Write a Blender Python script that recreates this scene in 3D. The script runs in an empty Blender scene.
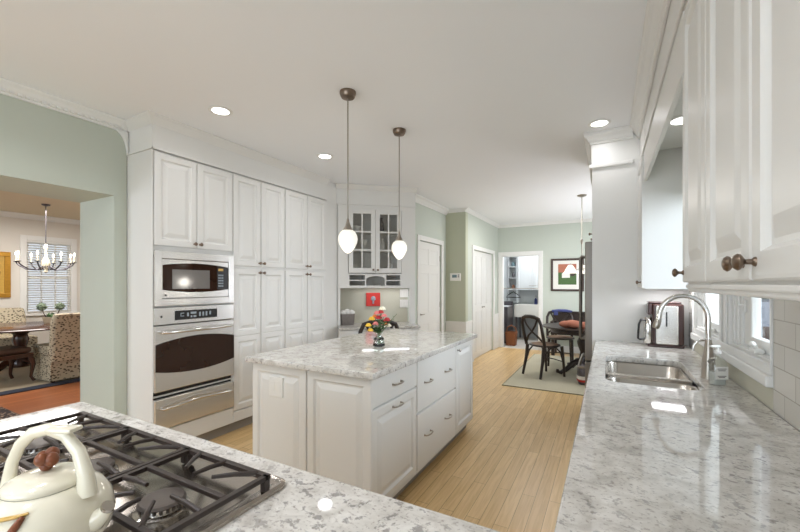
import bpy, bmesh, math, random
from math import sin, cos, pi, radians as R
from mathutils import Matrix, Vector
random.seed(7)
S = bpy.context.scene
COL = S.collection
H = 2.70            # ceiling height
CT = 0.915          # worktop height

# ------------------------------------------------------------------ camera, world, lights
cam_d = bpy.data.cameras.new('camera'); cam = bpy.data.objects.new('camera', cam_d); COL.objects.link(cam)
cam_d.sensor_width = 36.0
cam_d.lens = 379.4 / 800 * 36.0
cam_d.shift_y = 18.2 / 800
cam_d.clip_start = 0.02
cam.location = (0, 0, 1.396)
cam.rotation_euler = (R(90), 0, R(28.69))
S.camera = cam
S.view_settings.view_transform = 'Standard'
S.view_settings.look = 'None'
S.view_settings.gamma = 1.0
S.view_settings.use_curve_mapping = False
S.view_settings.exposure = 0.64

w = bpy.data.worlds.new('world'); S.world = w; w.use_nodes = True
nt = w.node_tree
bg = nt.nodes['Background']
sky = nt.nodes.new('ShaderNodeTexSky'); sky.sky_type = 'HOSEK_WILKIE'
sky.turbidity = 6.0; sky.ground_albedo = 0.5
sky.sun_direction = (0.5, -0.6, 0.62)
mixc = nt.nodes.new('ShaderNodeMixRGB'); mixc.inputs[0].default_value = 0.75
mixc.inputs[2].default_value = (0.86, 0.92, 1.0, 1)
nt.links.new(sky.outputs[0], mixc.inputs[1]); nt.links.new(mixc.outputs[0], bg.inputs[0])
bg.inputs[1].default_value = .75

def area(name, loc, rot, sx, sy, power, color=(1, 1, 1), shape='RECTANGLE', spread=180):
    l = bpy.data.lights.new(name, 'AREA'); l.shape = shape; l.size = sx; l.size_y = sy
    l.energy = power; l.color = color; l.spread = R(spread)
    o = bpy.data.objects.new(name, l); COL.objects.link(o); o.location = loc; o.rotation_euler = rot
    return o
DAY = (0.81, 0.93, 1.06)
WARM = (0.95, 0.955, 1.0)
# window daylight; the rear, breakfast and dining-back windows are unseen, added for their light
area('added_rear_window_light', (-1.1, -2.78, 1.45), (R(-122), 0, R(180)), 3.2, 1.9, 54, DAY)
area('added_breakfast_window_light', (0.92, 6.6, 1.45), (R(128), 0, R(90)), 2.6, 1.7, 40, (.92,.93,1.0))
area('daylight_sink_window', (3.0, 2.3, 2.3), (R(72), 0, R(90)), 2.4, 2.0, 210, DAY)
area('added_dining_window_light', (-5.6, -2.66, 1.5), (R(-112), 0, R(180)), 2.6, 1.7, 58, DAY)
CANS = [(-2.549, 1.852), (-2.522, 3.019), (-0.058, 3.467), (0.40, 2.62)]
FILL_CANS = [(-2.55, 0.55), (-1.3, 0.25), (-0.95, -0.35), (-1.0, -1.5), (-2.2, -1.2)]  # unseen ceiling lamps added for fill; no fixtures modelled
for i, (x, y) in enumerate(CANS[:3] + FILL_CANS):
    area('can_or_fill_lamp', (x, y, H - 0.03), (0, 0, 0), 0.13, 0.13, (1.3, 1.3, .8)[i] if i < 3 else 4.6, WARM, 'DISK', 150)
area('can_or_fill_lamp', (CANS[3][0], CANS[3][1], H - 0.03), (0, 0, 0), 0.12, 0.12, 1.0, WARM, 'DISK', 150)
area('hutch_fill', (-2.66, 4.56, 1.342), (0, 0, R(41.3)), .75, .12, .8, WARM)  # added light under the hutch shelf to brighten the nook
area('laundry_fill', (-1.5, 9.15, 2.6), (0, 0, 0), 0.5, 0.5, 22, (.95, .97, 1))  # unseen ceiling light without a fixture, placed to brighten the laundry room
area('dining_lamp', (-7.6, 2.4, 2.6), (0, 0, 0), 1.2, 1.2, 50, (.98, .95, .92))
area('breakfast_lamp', (-1.0, 6.6, 2.6), (0, 0, 0), 0.8, 0.8, 14, (1, .97, .93))

# ------------------------------------------------------------------ materials
def srgb(r, g, b):
    f = lambda v: ((v / 255 + 0.055) / 1.055) ** 2.4 if v > 10 else v / 255 / 12.92
    return (f(r), f(g), f(b), 1)

def mat(name, col, rough=0.5, metal=0.0, spec=0.5, bump=0.0, bscale=60, var=0.0, vscale=8, emis=None, estr=0, trans=0, alpha=1, stretch=None, coat=0):
    m = bpy.data.materials.new(name); m.use_nodes = True
    n = m.node_tree.nodes; l = m.node_tree.links; p = n['Principled BSDF']
    p.inputs['Base Color'].default_value = col; p.inputs['Roughness'].default_value = rough
    p.inputs['Metallic'].default_value = metal; p.inputs['Specular IOR Level'].default_value = spec
    if coat: p.inputs['Coat Weight'].default_value = coat; p.inputs['Coat Roughness'].default_value = .1
    tc = n.new('ShaderNodeTexCoord'); mp = n.new('ShaderNodeMapping'); l.new(tc.outputs['Object'], mp.inputs[0])
    if stretch: mp.inputs['Scale'].default_value = stretch
    if var:
        t = n.new('ShaderNodeTexNoise'); t.inputs['Scale'].default_value = vscale; t.inputs['Detail'].default_value = 4
        l.new(mp.outputs[0], t.inputs[0])
        mx = n.new('ShaderNodeMixRGB'); mx.blend_type = 'MIX'
        mx.inputs[1].default_value = tuple(c * (1 - var) for c in col[:3]) + (1,)
        mx.inputs[2].default_value = tuple(min(1, c * (1 + var)) for c in col[:3]) + (1,)
        l.new(t.outputs[0], mx.inputs[0]); l.new(mx.outputs[0], p.inputs['Base Color'])
    if bump:
        t = n.new('ShaderNodeTexNoise'); t.inputs['Scale'].default_value = bscale; t.inputs['Detail'].default_value = 3
        l.new(mp.outputs[0], t.inputs[0])
        b = n.new('ShaderNodeBump'); b.inputs['Strength'].default_value = bump; b.inputs['Distance'].default_value = 0.002
        l.new(t.outputs[0], b.inputs['Height']); l.new(b.outputs[0], p.inputs['Normal'])
    if emis:
        p.inputs['Emission Color'].default_value = emis; p.inputs['Emission Strength'].default_value = estr
    if trans: p.inputs['Transmission Weight'].default_value = trans
    p.inputs['Alpha'].default_value = alpha
    return m

def glass_mat(name, tint=(1, 1, 1, 1), refl=0.08, rough=0.02):
    m = bpy.data.materials.new(name); m.use_nodes = True
    n = m.node_tree.nodes; l = m.node_tree.links; n.clear()
    o = n.new('ShaderNodeOutputMaterial'); mx = n.new('ShaderNodeMixShader'); mx.inputs[0].default_value = refl
    t = n.new('ShaderNodeBsdfTransparent'); t.inputs[0].default_value = tint
    g = n.new('ShaderNodeBsdfGlossy'); g.inputs['Roughness'].default_value = rough
    lw = n.new('ShaderNodeLayerWeight'); lw.inputs[0].default_value = .25
    mr = n.new('ShaderNodeMapRange'); mr.inputs[3].default_value = refl; mr.inputs[4].default_value = .28
    l.new(lw.outputs['Facing'], mr.inputs[0])
    mr.inputs[1].default_value = .3
    l.new(mr.outputs[0], mx.inputs[0])
    l.new(t.outputs[0], mx.inputs[1]); l.new(g.outputs[0], mx.inputs[2]); l.new(mx.outputs[0], o.inputs[0])
    return m

def granite_mat():
    m = bpy.data.materials.new('granite'); m.use_nodes = True
    n = m.node_tree.nodes; l = m.node_tree.links; p = n['Principled BSDF']
    tc = n.new('ShaderNodeTexCoord')
    mp = n.new('ShaderNodeMapping'); mp.inputs['Rotation'].default_value = (0, 0, R(25)); mp.inputs['Scale'].default_value = (1, 1.15, 1)
    l.new(tc.outputs['Object'], mp.inputs[0])
    def noise(sc, det=5, dist=0.0, rough=.6):
        t = n.new('ShaderNodeTexNoise'); t.inputs['Scale'].default_value = sc; t.inputs['Detail'].default_value = det
        t.inputs['Distortion'].default_value = dist; t.inputs['Roughness'].default_value = rough
        l.new(mp.outputs[0], t.inputs[0]); return t
    def ramp(src, stops):
        r = n.new('ShaderNodeValToRGB'); e = r.color_ramp.elements
        e[0].position, e[0].color = stops[0]; e[1].position, e[1].color = stops[-1]
        for pos, c in stops[1:-1]:
            k = e.new(pos); k.color = c
        l.new(src, r.inputs[0]); return r
    base = ramp(noise(14, 4, .6).outputs[0], [(.3, srgb(186, 181, 173)), (.5, srgb(212, 208, 201)), (.68, srgb(228, 225, 219))])
    fleck = ramp(noise(42, 4, .25, .6).outputs[0], [(.565, (0, 0, 0, 1)), (.625, (1, 1, 1, 1))])
    fleck2 = ramp(noise(95, 3, .2, .6).outputs[0], [(.57, (0, 0, 0, 1)), (.64, (1, 1, 1, 1))])
    cloud = ramp(noise(3.5, 3, .5).outputs[0], [(.35, (.45, .45, .45, 1)), (.6, (1, 1, 1, 1))])
    mul = n.new('ShaderNodeMath'); mul.operation = 'MULTIPLY'; l.new(fleck.outputs[0], mul.inputs[0]); l.new(cloud.outputs[0], mul.inputs[1])
    mul1 = n.new('ShaderNodeMath'); mul1.operation = 'MULTIPLY'; mul1.inputs[1].default_value = .64; l.new(mul.outputs[0], mul1.inputs[0])
    mul2 = n.new('ShaderNodeMath'); mul2.operation = 'MULTIPLY'; mul2.inputs[1].default_value = .5; l.new(fleck2.outputs[0], mul2.inputs[0])
    m1 = n.new('ShaderNodeMixRGB'); l.new(mul1.outputs[0], m1.inputs[0]); l.new(base.outputs[0], m1.inputs[1]); m1.inputs[2].default_value = srgb(104, 100, 98)
    m2 = n.new('ShaderNodeMixRGB'); l.new(mul2.outputs[0], m2.inputs[0]); l.new(m1.outputs[0], m2.inputs[1]); m2.inputs[2].default_value = srgb(140, 130, 120)
    l.new(m2.outputs[0], p.inputs['Base Color'])
    p.inputs['Roughness'].default_value = .045; p.inputs['Specular IOR Level'].default_value = .7
    return m

def planks_mat(name, c1, c2, rot, grain=(1, 1, 1), rough=.32, wid=.083, length=1.1, seam=srgb(120, 80, 45)):
    m = bpy.data.materials.new(name); m.use_nodes = True
    n = m.node_tree.nodes; l = m.node_tree.links; p = n['Principled BSDF']
    tc = n.new('ShaderNodeTexCoord'); mp = n.new('ShaderNodeMapping'); mp.inputs['Rotation'].default_value = (0, 0, rot)
    l.new(tc.outputs['Object'], mp.inputs[0])
    b = n.new('ShaderNodeTexBrick'); b.inputs['Scale'].default_value = 1.0
    b.inputs['Brick Width'].default_value = length; b.inputs['Row Height'].default_value = wid
    b.inputs['Mortar Size'].default_value = .0016; b.inputs['Mortar Smooth'].default_value = .3; b.inputs['Bias'].default_value = 0
    b.offset = .37; b.inputs['Color1'].default_value = c1; b.inputs['Color2'].default_value = c2; b.inputs['Mortar'].default_value = seam
    l.new(mp.outputs[0], b.inputs[0])
    mp2 = n.new('ShaderNodeMapping'); mp2.inputs['Scale'].default_value = (2.2, 38, 1); l.new(mp.outputs[0], mp2.inputs[0])
    t = n.new('ShaderNodeTexNoise'); t.inputs['Scale'].default_value = 1.6; t.inputs['Detail'].default_value = 6; t.inputs['Distortion'].default_value = .8
    l.new(mp2.outputs[0], t.inputs[0])
    r = n.new('ShaderNodeValToRGB'); r.color_ramp.elements[0].position = .35; r.color_ramp.elements[0].color = (.80, .74, .66, 1)
    r.color_ramp.elements[1].position = .62; r.color_ramp.elements[1].color = (1, 1, 1, 1); l.new(t.outputs[0], r.inputs[0])
    mx = n.new('ShaderNodeMixRGB'); mx.blend_type = 'MULTIPLY'; mx.inputs[0].default_value = .8
    l.new(b.outputs[0], mx.inputs[1]); l.new(r.outputs[0], mx.inputs[2]); l.new(mx.outputs[0], p.inputs['Base Color'])
    p.inputs['Roughness'].default_value = rough; p.inputs['Specular IOR Level'].default_value = .45
    return m

def tile_mat():
    m = bpy.data.materials.new('subway_tile'); m.use_nodes = True
    n = m.node_tree.nodes; l = m.node_tree.links; p = n['Principled BSDF']
    tc = n.new('ShaderNodeTexCoord'); sx = n.new('ShaderNodeSeparateXYZ'); cb = n.new('ShaderNodeCombineXYZ')
    l.new(tc.outputs['Object'], sx.inputs[0]); l.new(sx.outputs[1], cb.inputs[0]); l.new(sx.outputs[2], cb.inputs[1])
    b = n.new('ShaderNodeTexBrick'); b.inputs['Scale'].default_value = 1
    b.inputs['Brick Width'].default_value = .18; b.inputs['Row Height'].default_value = .0885; b.inputs['Mortar Size'].default_value = .0022
    b.inputs['Color1'].default_value = srgb(205, 200, 190); b.inputs['Color2'].default_value = srgb(212, 208, 199); b.inputs['Mortar'].default_value = srgb(172, 166, 155)
    mp = n.new('ShaderNodeMapping'); mp.inputs['Location'].default_value = (0.05, -.0245, 0); l.new(cb.outputs[0], mp.inputs[0])
    l.new(mp.outputs[0], b.inputs[0]); l.new(b.outputs[0], p.inputs['Base Color'])
    bu = n.new('ShaderNodeBump'); bu.inputs['Strength'].default_value = .4; bu.inputs['Distance'].default_value = .003; bu.invert = True
    l.new(b.outputs['Fac'], bu.inputs['Height']); l.new(bu.outputs[0], p.inputs['Normal'])
    p.inputs['Roughness'].default_value = .25
    return m

def fabric_pattern(name, c1, c2, sx, sy):
    m = bpy.data.materials.new(name); m.use_nodes = True
    n = m.node_tree.nodes; l = m.node_tree.links; p = n['Principled BSDF']
    tc = n.new('ShaderNodeTexCoord'); mp = n.new('ShaderNodeMapping'); mp.inputs['Scale'].default_value = (sx, sx, sy)
    l.new(tc.outputs['Object'], mp.inputs[0])
    v = n.new('ShaderNodeTexVoronoi'); v.inputs['Scale'].default_value = 1; l.new(mp.outputs[0], v.inputs[0])
    r = n.new('ShaderNodeValToRGB'); r.color_ramp.elements[0].position = .3; r.color_ramp.elements[0].color = c2
    r.color_ramp.elements[1].position = .42; r.color_ramp.elements[1].color = c1
    l.new(v.outputs[0], r.inputs[0]); l.new(r.outputs[0], p.inputs['Base Color'])
    p.inputs['Roughness'].default_value = .9
    return m

M = dict(
    white=mat('white_cabinet_paint', srgb(226, 224, 219), .38, bump=.02, bscale=200, var=.01, vscale=3),
    trim=mat('white_trim_paint', srgb(232, 231, 227), .35, var=.01),
    ceil=mat('ceiling_paint', srgb(241, 242, 243), .9, bump=.03, bscale=150, var=.008, vscale=2),
    green=mat('sage_wall_paint', srgb(190, 195, 182), .75, bump=.03, bscale=150, var=.012, vscale=3),
    greend=mat('olive_wall_paint', srgb(188, 191, 168), .75, bump=.03, bscale=150, var=.012),
    aqua=mat('pale_aqua_wall_paint', srgb(196, 202, 191), .75, bump=.03, bscale=150, var=.012),
    cream=mat('cream_wall_paint', srgb(222, 216, 206), .8, bump=.02, var=.01),
    tan=mat('tan_ceiling_paint', srgb(208, 195, 168), .85, var=.015),
    nook=mat('beige_nook_paint', srgb(196, 193, 176), .8, var=.015),
    greyw=mat('laundry_wall_paint', srgb(178, 182, 184), .8, var=.01),
    lcab=mat('laundry_cabinet_paint', srgb(205, 208, 210), .5, var=.01),
    granite=granite_mat(),
    floor=planks_mat('oak_planks', srgb(230, 198, 146), srgb(216, 182, 128), R(90), seam=srgb(150, 116, 76)),
    dfloor=planks_mat('red_oak_planks', srgb(190, 118, 72), srgb(172, 100, 58), R(90), seam=srgb(110, 60, 35)),
    tile=tile_mat(),
    steel=mat('brushed_stainless', srgb(228, 226, 222), .26, .82, bump=.03, bscale=40, stretch=(1, 1, 25), var=.03, vscale=30),
    pansteel=mat('cooktop_steel', srgb(176, 168, 160), .2, 1.0, bump=.02, bscale=60, var=.04),
    steels=mat('sink_stainless', srgb(188, 182, 174), .26, 1.0, bump=.02, bscale=90, var=.04),
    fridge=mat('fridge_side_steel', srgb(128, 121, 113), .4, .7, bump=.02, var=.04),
    nickel=mat('satin_nickel', srgb(168, 160, 150), .28, 1.0, bump=.01, var=.03),
    bronze=mat('aged_nickel_knob', srgb(132, 116, 102), .3, 1.0, var=.1, vscale=60),
    chrome=mat('polished_chrome', srgb(216, 214, 210), .12, 1.0, bump=.005, var=.01),
    dglass=mat('dark_oven_glass', srgb(46, 27, 18), .07, 0, .5, var=.2, vscale=4),
    mglass=mat('microwave_window', srgb(120, 116, 112), .12, 0, .8, var=.06, vscale=12, stretch=(1, 14, 1), coat=.4),
    black=mat('black_enamel', srgb(30, 28, 27), .25, 0, .6, var=.1),
    iron=mat('cast_iron_grate', srgb(50, 40, 35), .45, 0, .5, bump=.25, bscale=260, var=.2, vscale=40),
    burner=mat('burner_cap', srgb(92, 84, 78), .4, .2, bump=.1, bscale=200, var=.15, vscale=30),
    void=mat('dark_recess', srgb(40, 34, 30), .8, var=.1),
    toekick=mat('toe_kick_grey', srgb(150, 145, 138), .7, var=.05),  # grey, darker than the cabinet paint
    display=mat('display_marks', srgb(130, 138, 142), .3, emis=srgb(180, 195, 205), estr=.08, var=.05),
    plate=mat('white_plastic', srgb(232, 230, 224), .35, var=.01),
    enamel=mat('cream_enamel', srgb(226, 220, 200), .13, 0, .6, var=.05, vscale=9, coat=.5),
    brown=mat('brown_knob_glaze', srgb(125, 70, 42), .3, var=.3, vscale=70),
    gold=mat('mustard_glaze', srgb(196, 158, 78), .3, var=.2, vscale=40),
    espresso=mat('espresso_wood', srgb(44, 34, 29), .38, bump=.08, bscale=50, stretch=(1, 1, .2), var=.25, vscale=20),
    dwood=mat('mahogany_wood', srgb(74, 44, 32), .25, bump=.04, stretch=(1, .2, 1), var=.25, vscale=20, coat=.4),
    leather=mat('brown_leather', srgb(84, 62, 52), .5, bump=.15, bscale=220, var=.12),
    rattan=mat('rattan_seat', srgb(122, 98, 78), .75, bump=.5, bscale=180, var=.25, vscale=90),
    uphol=fabric_pattern('cream_black_print', srgb(198, 186, 160), srgb(84, 74, 64), 26, 44),
    rugb=mat('beige_rug_pile', srgb(190, 176, 152), .95, bump=.5, bscale=400, var=.1, vscale=30),
    rugn=mat('navy_rug_border', srgb(44, 50, 66), .95, bump=.5, bscale=400, var=.2, vscale=60),
    rugg=mat('sage_jute_pile', srgb(190, 184, 162), .95, bump=.6, bscale=300, var=.1, vscale=60),
    rugt=mat('rug_binding', srgb(150, 146, 124), .95, bump=.4, var=.1),
    matp=fabric_pattern('mat_pattern', srgb(52, 36, 34), srgb(178, 150, 128), 26, 26),
    art1=mat('gold_frame', srgb(196, 146, 58), .35, .6, bump=.3, bscale=80, var=.2, vscale=30),
    wicker=mat('grey_wicker', srgb(120, 112, 106), .8, bump=.9, bscale=110, var=.35, vscale=70),
    wickerb=mat('brown_wicker', srgb(140, 84, 48), .75, bump=.9, bscale=110, var=.35, vscale=70),
    cloth=mat('white_cloth', srgb(226, 222, 216), .9, bump=.3, bscale=60, var=.08, vscale=20),
    orange=mat('rust_cloth', srgb(176, 112, 90), .9, bump=.3, bscale=60, var=.12, vscale=14),
    blue=mat('blue_cloth', srgb(66, 74, 122), .9, bump=.3, bscale=60, var=.15, vscale=14),
    red=mat('red_lacquer', srgb(196, 48, 40), .5, var=.1, vscale=30),
    artgrey=mat('silver_relief', srgb(150, 150, 160), .5, var=.3, vscale=60),
    frame=mat('dark_frame_wood', srgb(62, 46, 38), .4, var=.15, vscale=30),
    matboard=mat('mat_board', srgb(232, 230, 222), .9, var=.01),
    pend=mat('frosted_pendant_glass', srgb(240, 238, 230), .35, emis=srgb(255, 248, 232), estr=.3, bump=.3, bscale=140, var=.05),
    glow=mat('lamp_lens', (1, 1, 1, 1), .4, emis=(1, .97, .92, 1), estr=4.0),
    bulb=mat('candle_bulb', (1, 1, 1, 1), .4, emis=(1, .86, .62, 1), estr=5.0),
    candle=mat('ivory_candle_sleeve', srgb(232, 222, 196), .6, var=.03),
    pewter=mat('pewter_metal', srgb(96, 92, 96), .35, .8, var=.2, vscale=40),
    leaf=mat('leaf_green', srgb(74, 104, 58), .6, var=.3, vscale=40),
    sage=mat('topiary_leaf', srgb(126, 140, 116), .8, var=.35, vscale=60),
    stemg=mat('flower_stem', srgb(92, 118, 70), .6, var=.2, vscale=40),
    yel=mat('yellow_petal', srgb(234, 190, 66), .6, var=.15, vscale=60),
    pink=mat('pink_petal', srgb(226, 134, 130), .6, var=.15, vscale=60),
    redf=mat('crimson_petal', srgb(190, 58, 62), .6, var=.2, vscale=60),
    oran=mat('orange_petal', srgb(226, 130, 62), .6, var=.15, vscale=60),
    whitef=mat('cream_petal', srgb(240, 232, 208), .6, var=.06, vscale=60),
    maroon=mat('dark_red_plastic', srgb(54, 25, 21), .3, 0, .6, var=.12, vscale=10, coat=.4),
    glass=glass_mat('window_glass'),
    vglass=glass_mat('clear_vase_glass', (.93, .96, .95, 1), .12),
    sglass=glass_mat('soap_bottle_plastic', (.95, .97, .97, 1), .15, .06),
    cabglass=glass_mat('cabinet_glass', (.96, .96, .95, 1), .05),
    soap=mat('soap_liquid', srgb(226, 228, 222), .2, var=.02, alpha=.6),
    water=glass_mat('vase_water', (.86, .92, .88, 1), .05),
    china=mat('white_china', srgb(228, 226, 220), .2, var=.02),
    inside=mat('cabinet_interior', srgb(205, 202, 195), .7, var=.05),
    blind=mat('white_blind_slat', srgb(236, 235, 230), .5, var=.01),
    grass=mat('lawn', srgb(104, 118, 84), .95, bump=.5, bscale=60, var=.3, vscale=6),
    bark=mat('bark', srgb(88, 70, 60), .9, bump=.6, bscale=40, var=.25, vscale=14),
    fol=mat('garden_foliage', srgb(120, 138, 122), .8, var=.4, vscale=8),
    fence=mat('garden_fence_wood', srgb(112, 96, 92), .85, bump=.4, bscale=20, stretch=(1, 1, .1), var=.2),
    carw=mat('white_car_paint', srgb(186, 196, 210), .25, coat=.4, var=.01),
    lfloor=mat('laundry_floor_tile', srgb(196, 190, 182), .5, var=.06, vscale=6),
    copper=mat('brown_jar', srgb(120, 74, 48), .4, var=.2, vscale=20),
    teal=mat('teal_box', srgb(96, 120, 126), .6, var=.1, vscale=20),
)

# ------------------------------------------------------------------ mesh building helpers
class B:
    """collects shapes into one mesh"""
    def __init__(s, mx=None): s.bm = bmesh.new(); s.mx = mx or Matrix.Identity(4)
    def v(s, p): return s.bm.verts.new(s.mx @ Vector(p))
    def box(s, x0, x1, y0, y1, z0, z1, bev=0.0):
        x0, x1 = sorted((x0, x1)); y0, y1 = sorted((y0, y1)); z0, z1 = sorted((z0, z1))
        vs = [s.v(p) for p in ((x0,y0,z0),(x1,y0,z0),(x1,y1,z0),(x0,y1,z0),(x0,y0,z1),(x1,y0,z1),(x1,y1,z1),(x0,y1,z1))]
        fs = [s.bm.faces.new([vs[i] for i in q]) for q in ((3,2,1,0),(4,5,6,7),(0,1,5,4),(1,2,6,5),(2,3,7,6),(3,0,4,7))]
        if bev > 0:
            es = list({e for f in fs for e in f.edges})
            bmesh.ops.bevel(s.bm, geom=es, offset=bev, segments=2, affect='EDGES', profile=.5)
        return s
    def prism(s, poly, y0, y1):
        """poly in local x-z, extruded along y"""
        a = [s.v((x, y0, z)) for x, z in poly]; b = [s.v((x, y1, z)) for x, z in poly]
        n = len(poly)
        s.bm.faces.new(a); s.bm.faces.new(b[::-1])
        for i in range(n): s.bm.faces.new((a[i], b[i], b[(i+1) % n], a[(i+1) % n]))
        return s
    def slab(s, poly, z0, z1):
        """poly in x-y extruded in z"""
        a = [s.v((x, y, z0)) for x, y in poly]; b = [s.v((x, y, z1)) for x, y in poly]
        n = len(poly)
        s.bm.faces.new(a[::-1]); s.bm.faces.new(b)
        for i in range(n): s.bm.faces.new((a[i], a[(i+1) % n], b[(i+1) % n], b[i]))
        return s
    def lathe(s, prof, c=(0, 0, 0), seg=24, axis='z', sx=1, sy=1):
        """prof: list of (radius, height)"""
        rings = []
        for r, h in prof:
            if r < 1e-6: pts = [(0, 0, h)]
            else: pts = [(r * sx * cos(2*pi*k/seg), r * sy * sin(2*pi*k/seg), h) for k in range(seg)]
            out = []
            for x, y, z in pts:
                if axis == '-y': x, y, z = x, -z, y
                elif axis == 'x': x, y, z = z, x, y
                elif axis == '-x': x, y, z = -z, -x, y
                out.append(s.v((c[0]+x, c[1]+y, c[2]+z)))
            rings.append(out)
        for a, b in zip(rings, rings[1:]):
            if len(a) == 1 and len(b) == 1: continue
            for k in range(seg):
                k2 = (k+1) % seg
                if len(a) == 1: s.bm.faces.new((a[0], b[k2], b[k]))
                elif len(b) == 1: s.bm.faces.new((a[k], a[k2], b[0]))
                else: s.bm.faces.new((a[k], a[k2], b[k2], b[k]))
        return s
    def tube(s, pts, r, seg=10, closed=False, flat=1.0):
        P = [Vector(p) for p in pts]; n = len(P)
        rs = r if isinstance(r, (list, tuple)) else [r] * n
        T = []
        for i in range(n):
            if closed: t = P[(i+1) % n] - P[i-1]
            else: t = P[min(i+1, n-1)] - P[max(i-1, 0)]
            T.append(t.normalized())
        ref = Vector((0, 0, 1)) if abs(T[0].z) < .9 else Vector((1, 0, 0))
        u = T[0].cross(ref).normalized(); rings = []
        for i in range(n):
            u = (u - T[i] * u.dot(T[i])).normalized(); q = T[i].cross(u)
            rings.append([s.v(P[i] + u * rs[i] * cos(2*pi*k/seg) + q * rs[i] * flat * sin(2*pi*k/seg)) for k in range(seg)])
        m = n if closed else n - 1
        for i in range(m):
            a, b = rings[i], rings[(i+1) % n]
            for k in range(seg): s.bm.faces.new((a[k], a[(k+1) % seg], b[(k+1) % seg], b[k]))
        if not closed:
            s.bm.faces.new(rings[0][::-1]); s.bm.faces.new(rings[-1])
        return s
    def ball(s, c, r, sc=(1, 1, 1), seg=16, rings=10):
        return s.lathe([(max(0, r*sin(pi*i/rings)) if 0 < i < rings else 0, -r*sc[2]*cos(pi*i/rings)) for i in range(rings+1)], c, seg, 'z', sc[0], sc[1])
    def rings(s, x0, x1, z0, z1, prof, y=0.0):
        """nested rectangles: prof = [(inset, depth)...]; front faces -y"""
        L = []
        for ins, d in prof:
            L.append([s.v(p) for p in ((x0+ins, y+d, z0+ins), (x1-ins, y+d, z0+ins), (x1-ins, y+d, z1-ins), (x0+ins, y+d, z1-ins))])
        for a, b in zip(L, L[1:]):
            for k in range(4): s.bm.faces.new((a[k], a[(k+1) % 4], b[(k+1) % 4], b[k]))
        s.bm.faces.new(L[-1]); s.bm.faces.new(L[0][::-1])
        return s
    def leafblob(s, c, rad, n, size, sc=(1, 1, 1), rnd=random):
        for _ in range(n):
            d = Vector((rnd.gauss(0, 1), rnd.gauss(0, 1), rnd.gauss(0, 1))).normalized()
            p = Vector(c) + Vector((d.x*rad*sc[0], d.y*rad*sc[1], d.z*rad*sc[2])) * (rnd.random() ** .35)
            a = Vector((rnd.gauss(0, 1), rnd.gauss(0, 1), rnd.gauss(0, 1))).normalized() * size
            b = a.cross(d + Vector((.1, .2, .3))).normalized() * size * .5
            s.bm.faces.new([s.v(q) for q in (p - a, p + b, p + a, p - b)])
        return s

def obj(name, b, m, parent=None, smooth=None, loc=None, rot=None, kind=None, label=None):
    if isinstance(b, B): b = b.bm
    bmesh.ops.recalc_face_normals(b, faces=b.faces)
    me = bpy.data.meshes.new(name); b.to_mesh(me); b.free()
    me.materials.append(M[m] if isinstance(m, str) else m)
    if smooth:
        for p in me.polygons: p.use_smooth = True
        try: me.set_sharp_from_angle(angle=R(smooth))
        except Exception: pass
    o = bpy.data.objects.new(name, me); COL.objects.link(o)
    if parent: o.parent = parent
    if loc: o.location = loc
    if rot is not None: o.rotation_euler = (0, 0, rot)
    if kind: o['kind'] = kind
    if label: o['label'] = label
    return o
def struct(name, b, m, **k): return obj(name, b, m, kind='structure', **k)
def sempty(name, loc=(0, 0, 0), rot=0):
    o = bpy.data.objects.new(name, None); COL.objects.link(o); o.location = loc; o.rotation_euler = (0, 0, rot)
    o['kind'] = 'structure'; o.empty_display_size = .05; return o
def thing(name, label, cat, loc=(0, 0, 0), rot=0, group=None):
    o = bpy.data.objects.new(name, None); COL.objects.link(o); o.location = loc; o.rotation_euler = (0, 0, rot)
    o.empty_display_size = .05; o['label'] = label; o['category'] = cat
    if group: o['group'] = group
    return o
def tag(o, label, cat, group=None):
    o['label'] = label; o['category'] = cat
    if group: o['group'] = group
    return o
def dup(root, loc, rot, label, group=None):
    def cp(o, par):
        c = o.copy(); COL.objects.link(c); c.parent = par
        for k in list(o.children): cp(k, c)
        return c
    r = cp(root, None); r.location = loc; r.rotation_euler = (0, 0, rot); r['label'] = label
    if group: r['group'] = group
    return r

RAISED = [(0, .022), (0, .005), (.004, .001), (.010, 0), (.050, 0), (.054, .004), (.060, .012), (.070, .013), (.098, .003), (.104, .0015)]
RAISED_S = [(0, .02), (0, .003), (.003, 0), (.040, 0), (.044, .006), (.050, .007), (.068, .002), (.071, .0015)]
FLAT = [(0, .02), (0, .004), (.004, 0), (.012, 0)]
def front(par, name, x0, x1, z0, z1, prof=RAISED, m='white', y=0.0):
    return obj(name, B().rings(x0, x1, z0, z1, prof, y), m, par)
def knob(par, x, z, m='bronze', y=0.0, s=1.0):
    p = [(0.0, .0), (.009, .0), (.008, .003), (.0048, .006), (.0048, .014), (.008, .017), (.014, .021), (.0155, .025), (.012, .030), (.006, .0325), (0, .033)]
    return obj('knob', B().lathe([(r*s, h*s) for r, h in p], (x, y, z), 16, '-y'), m, par, 40)
def pull(par, x, z, L=.10, m='nickel', y=0.0):
    b = B(); pts = [(x-L/2, y, z), (x-L/2, y-.018, z), (x-L*.38, y-.028, z), (x, y-.032, z), (x+L*.38, y-.028, z), (x+L/2, y-.018, z), (x+L/2, y, z)]
    b.tube(pts, [.006, .0045, .0045, .0055, .0045, .0045, .006], 8)
    for q in (-L/2, L/2): b.lathe([(0, 0), (.008, 0), (.007, .003), (0, .0035)], (x+q, y, z), 10, '-y')
    return obj('handle', b, m, par, 50)

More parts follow.
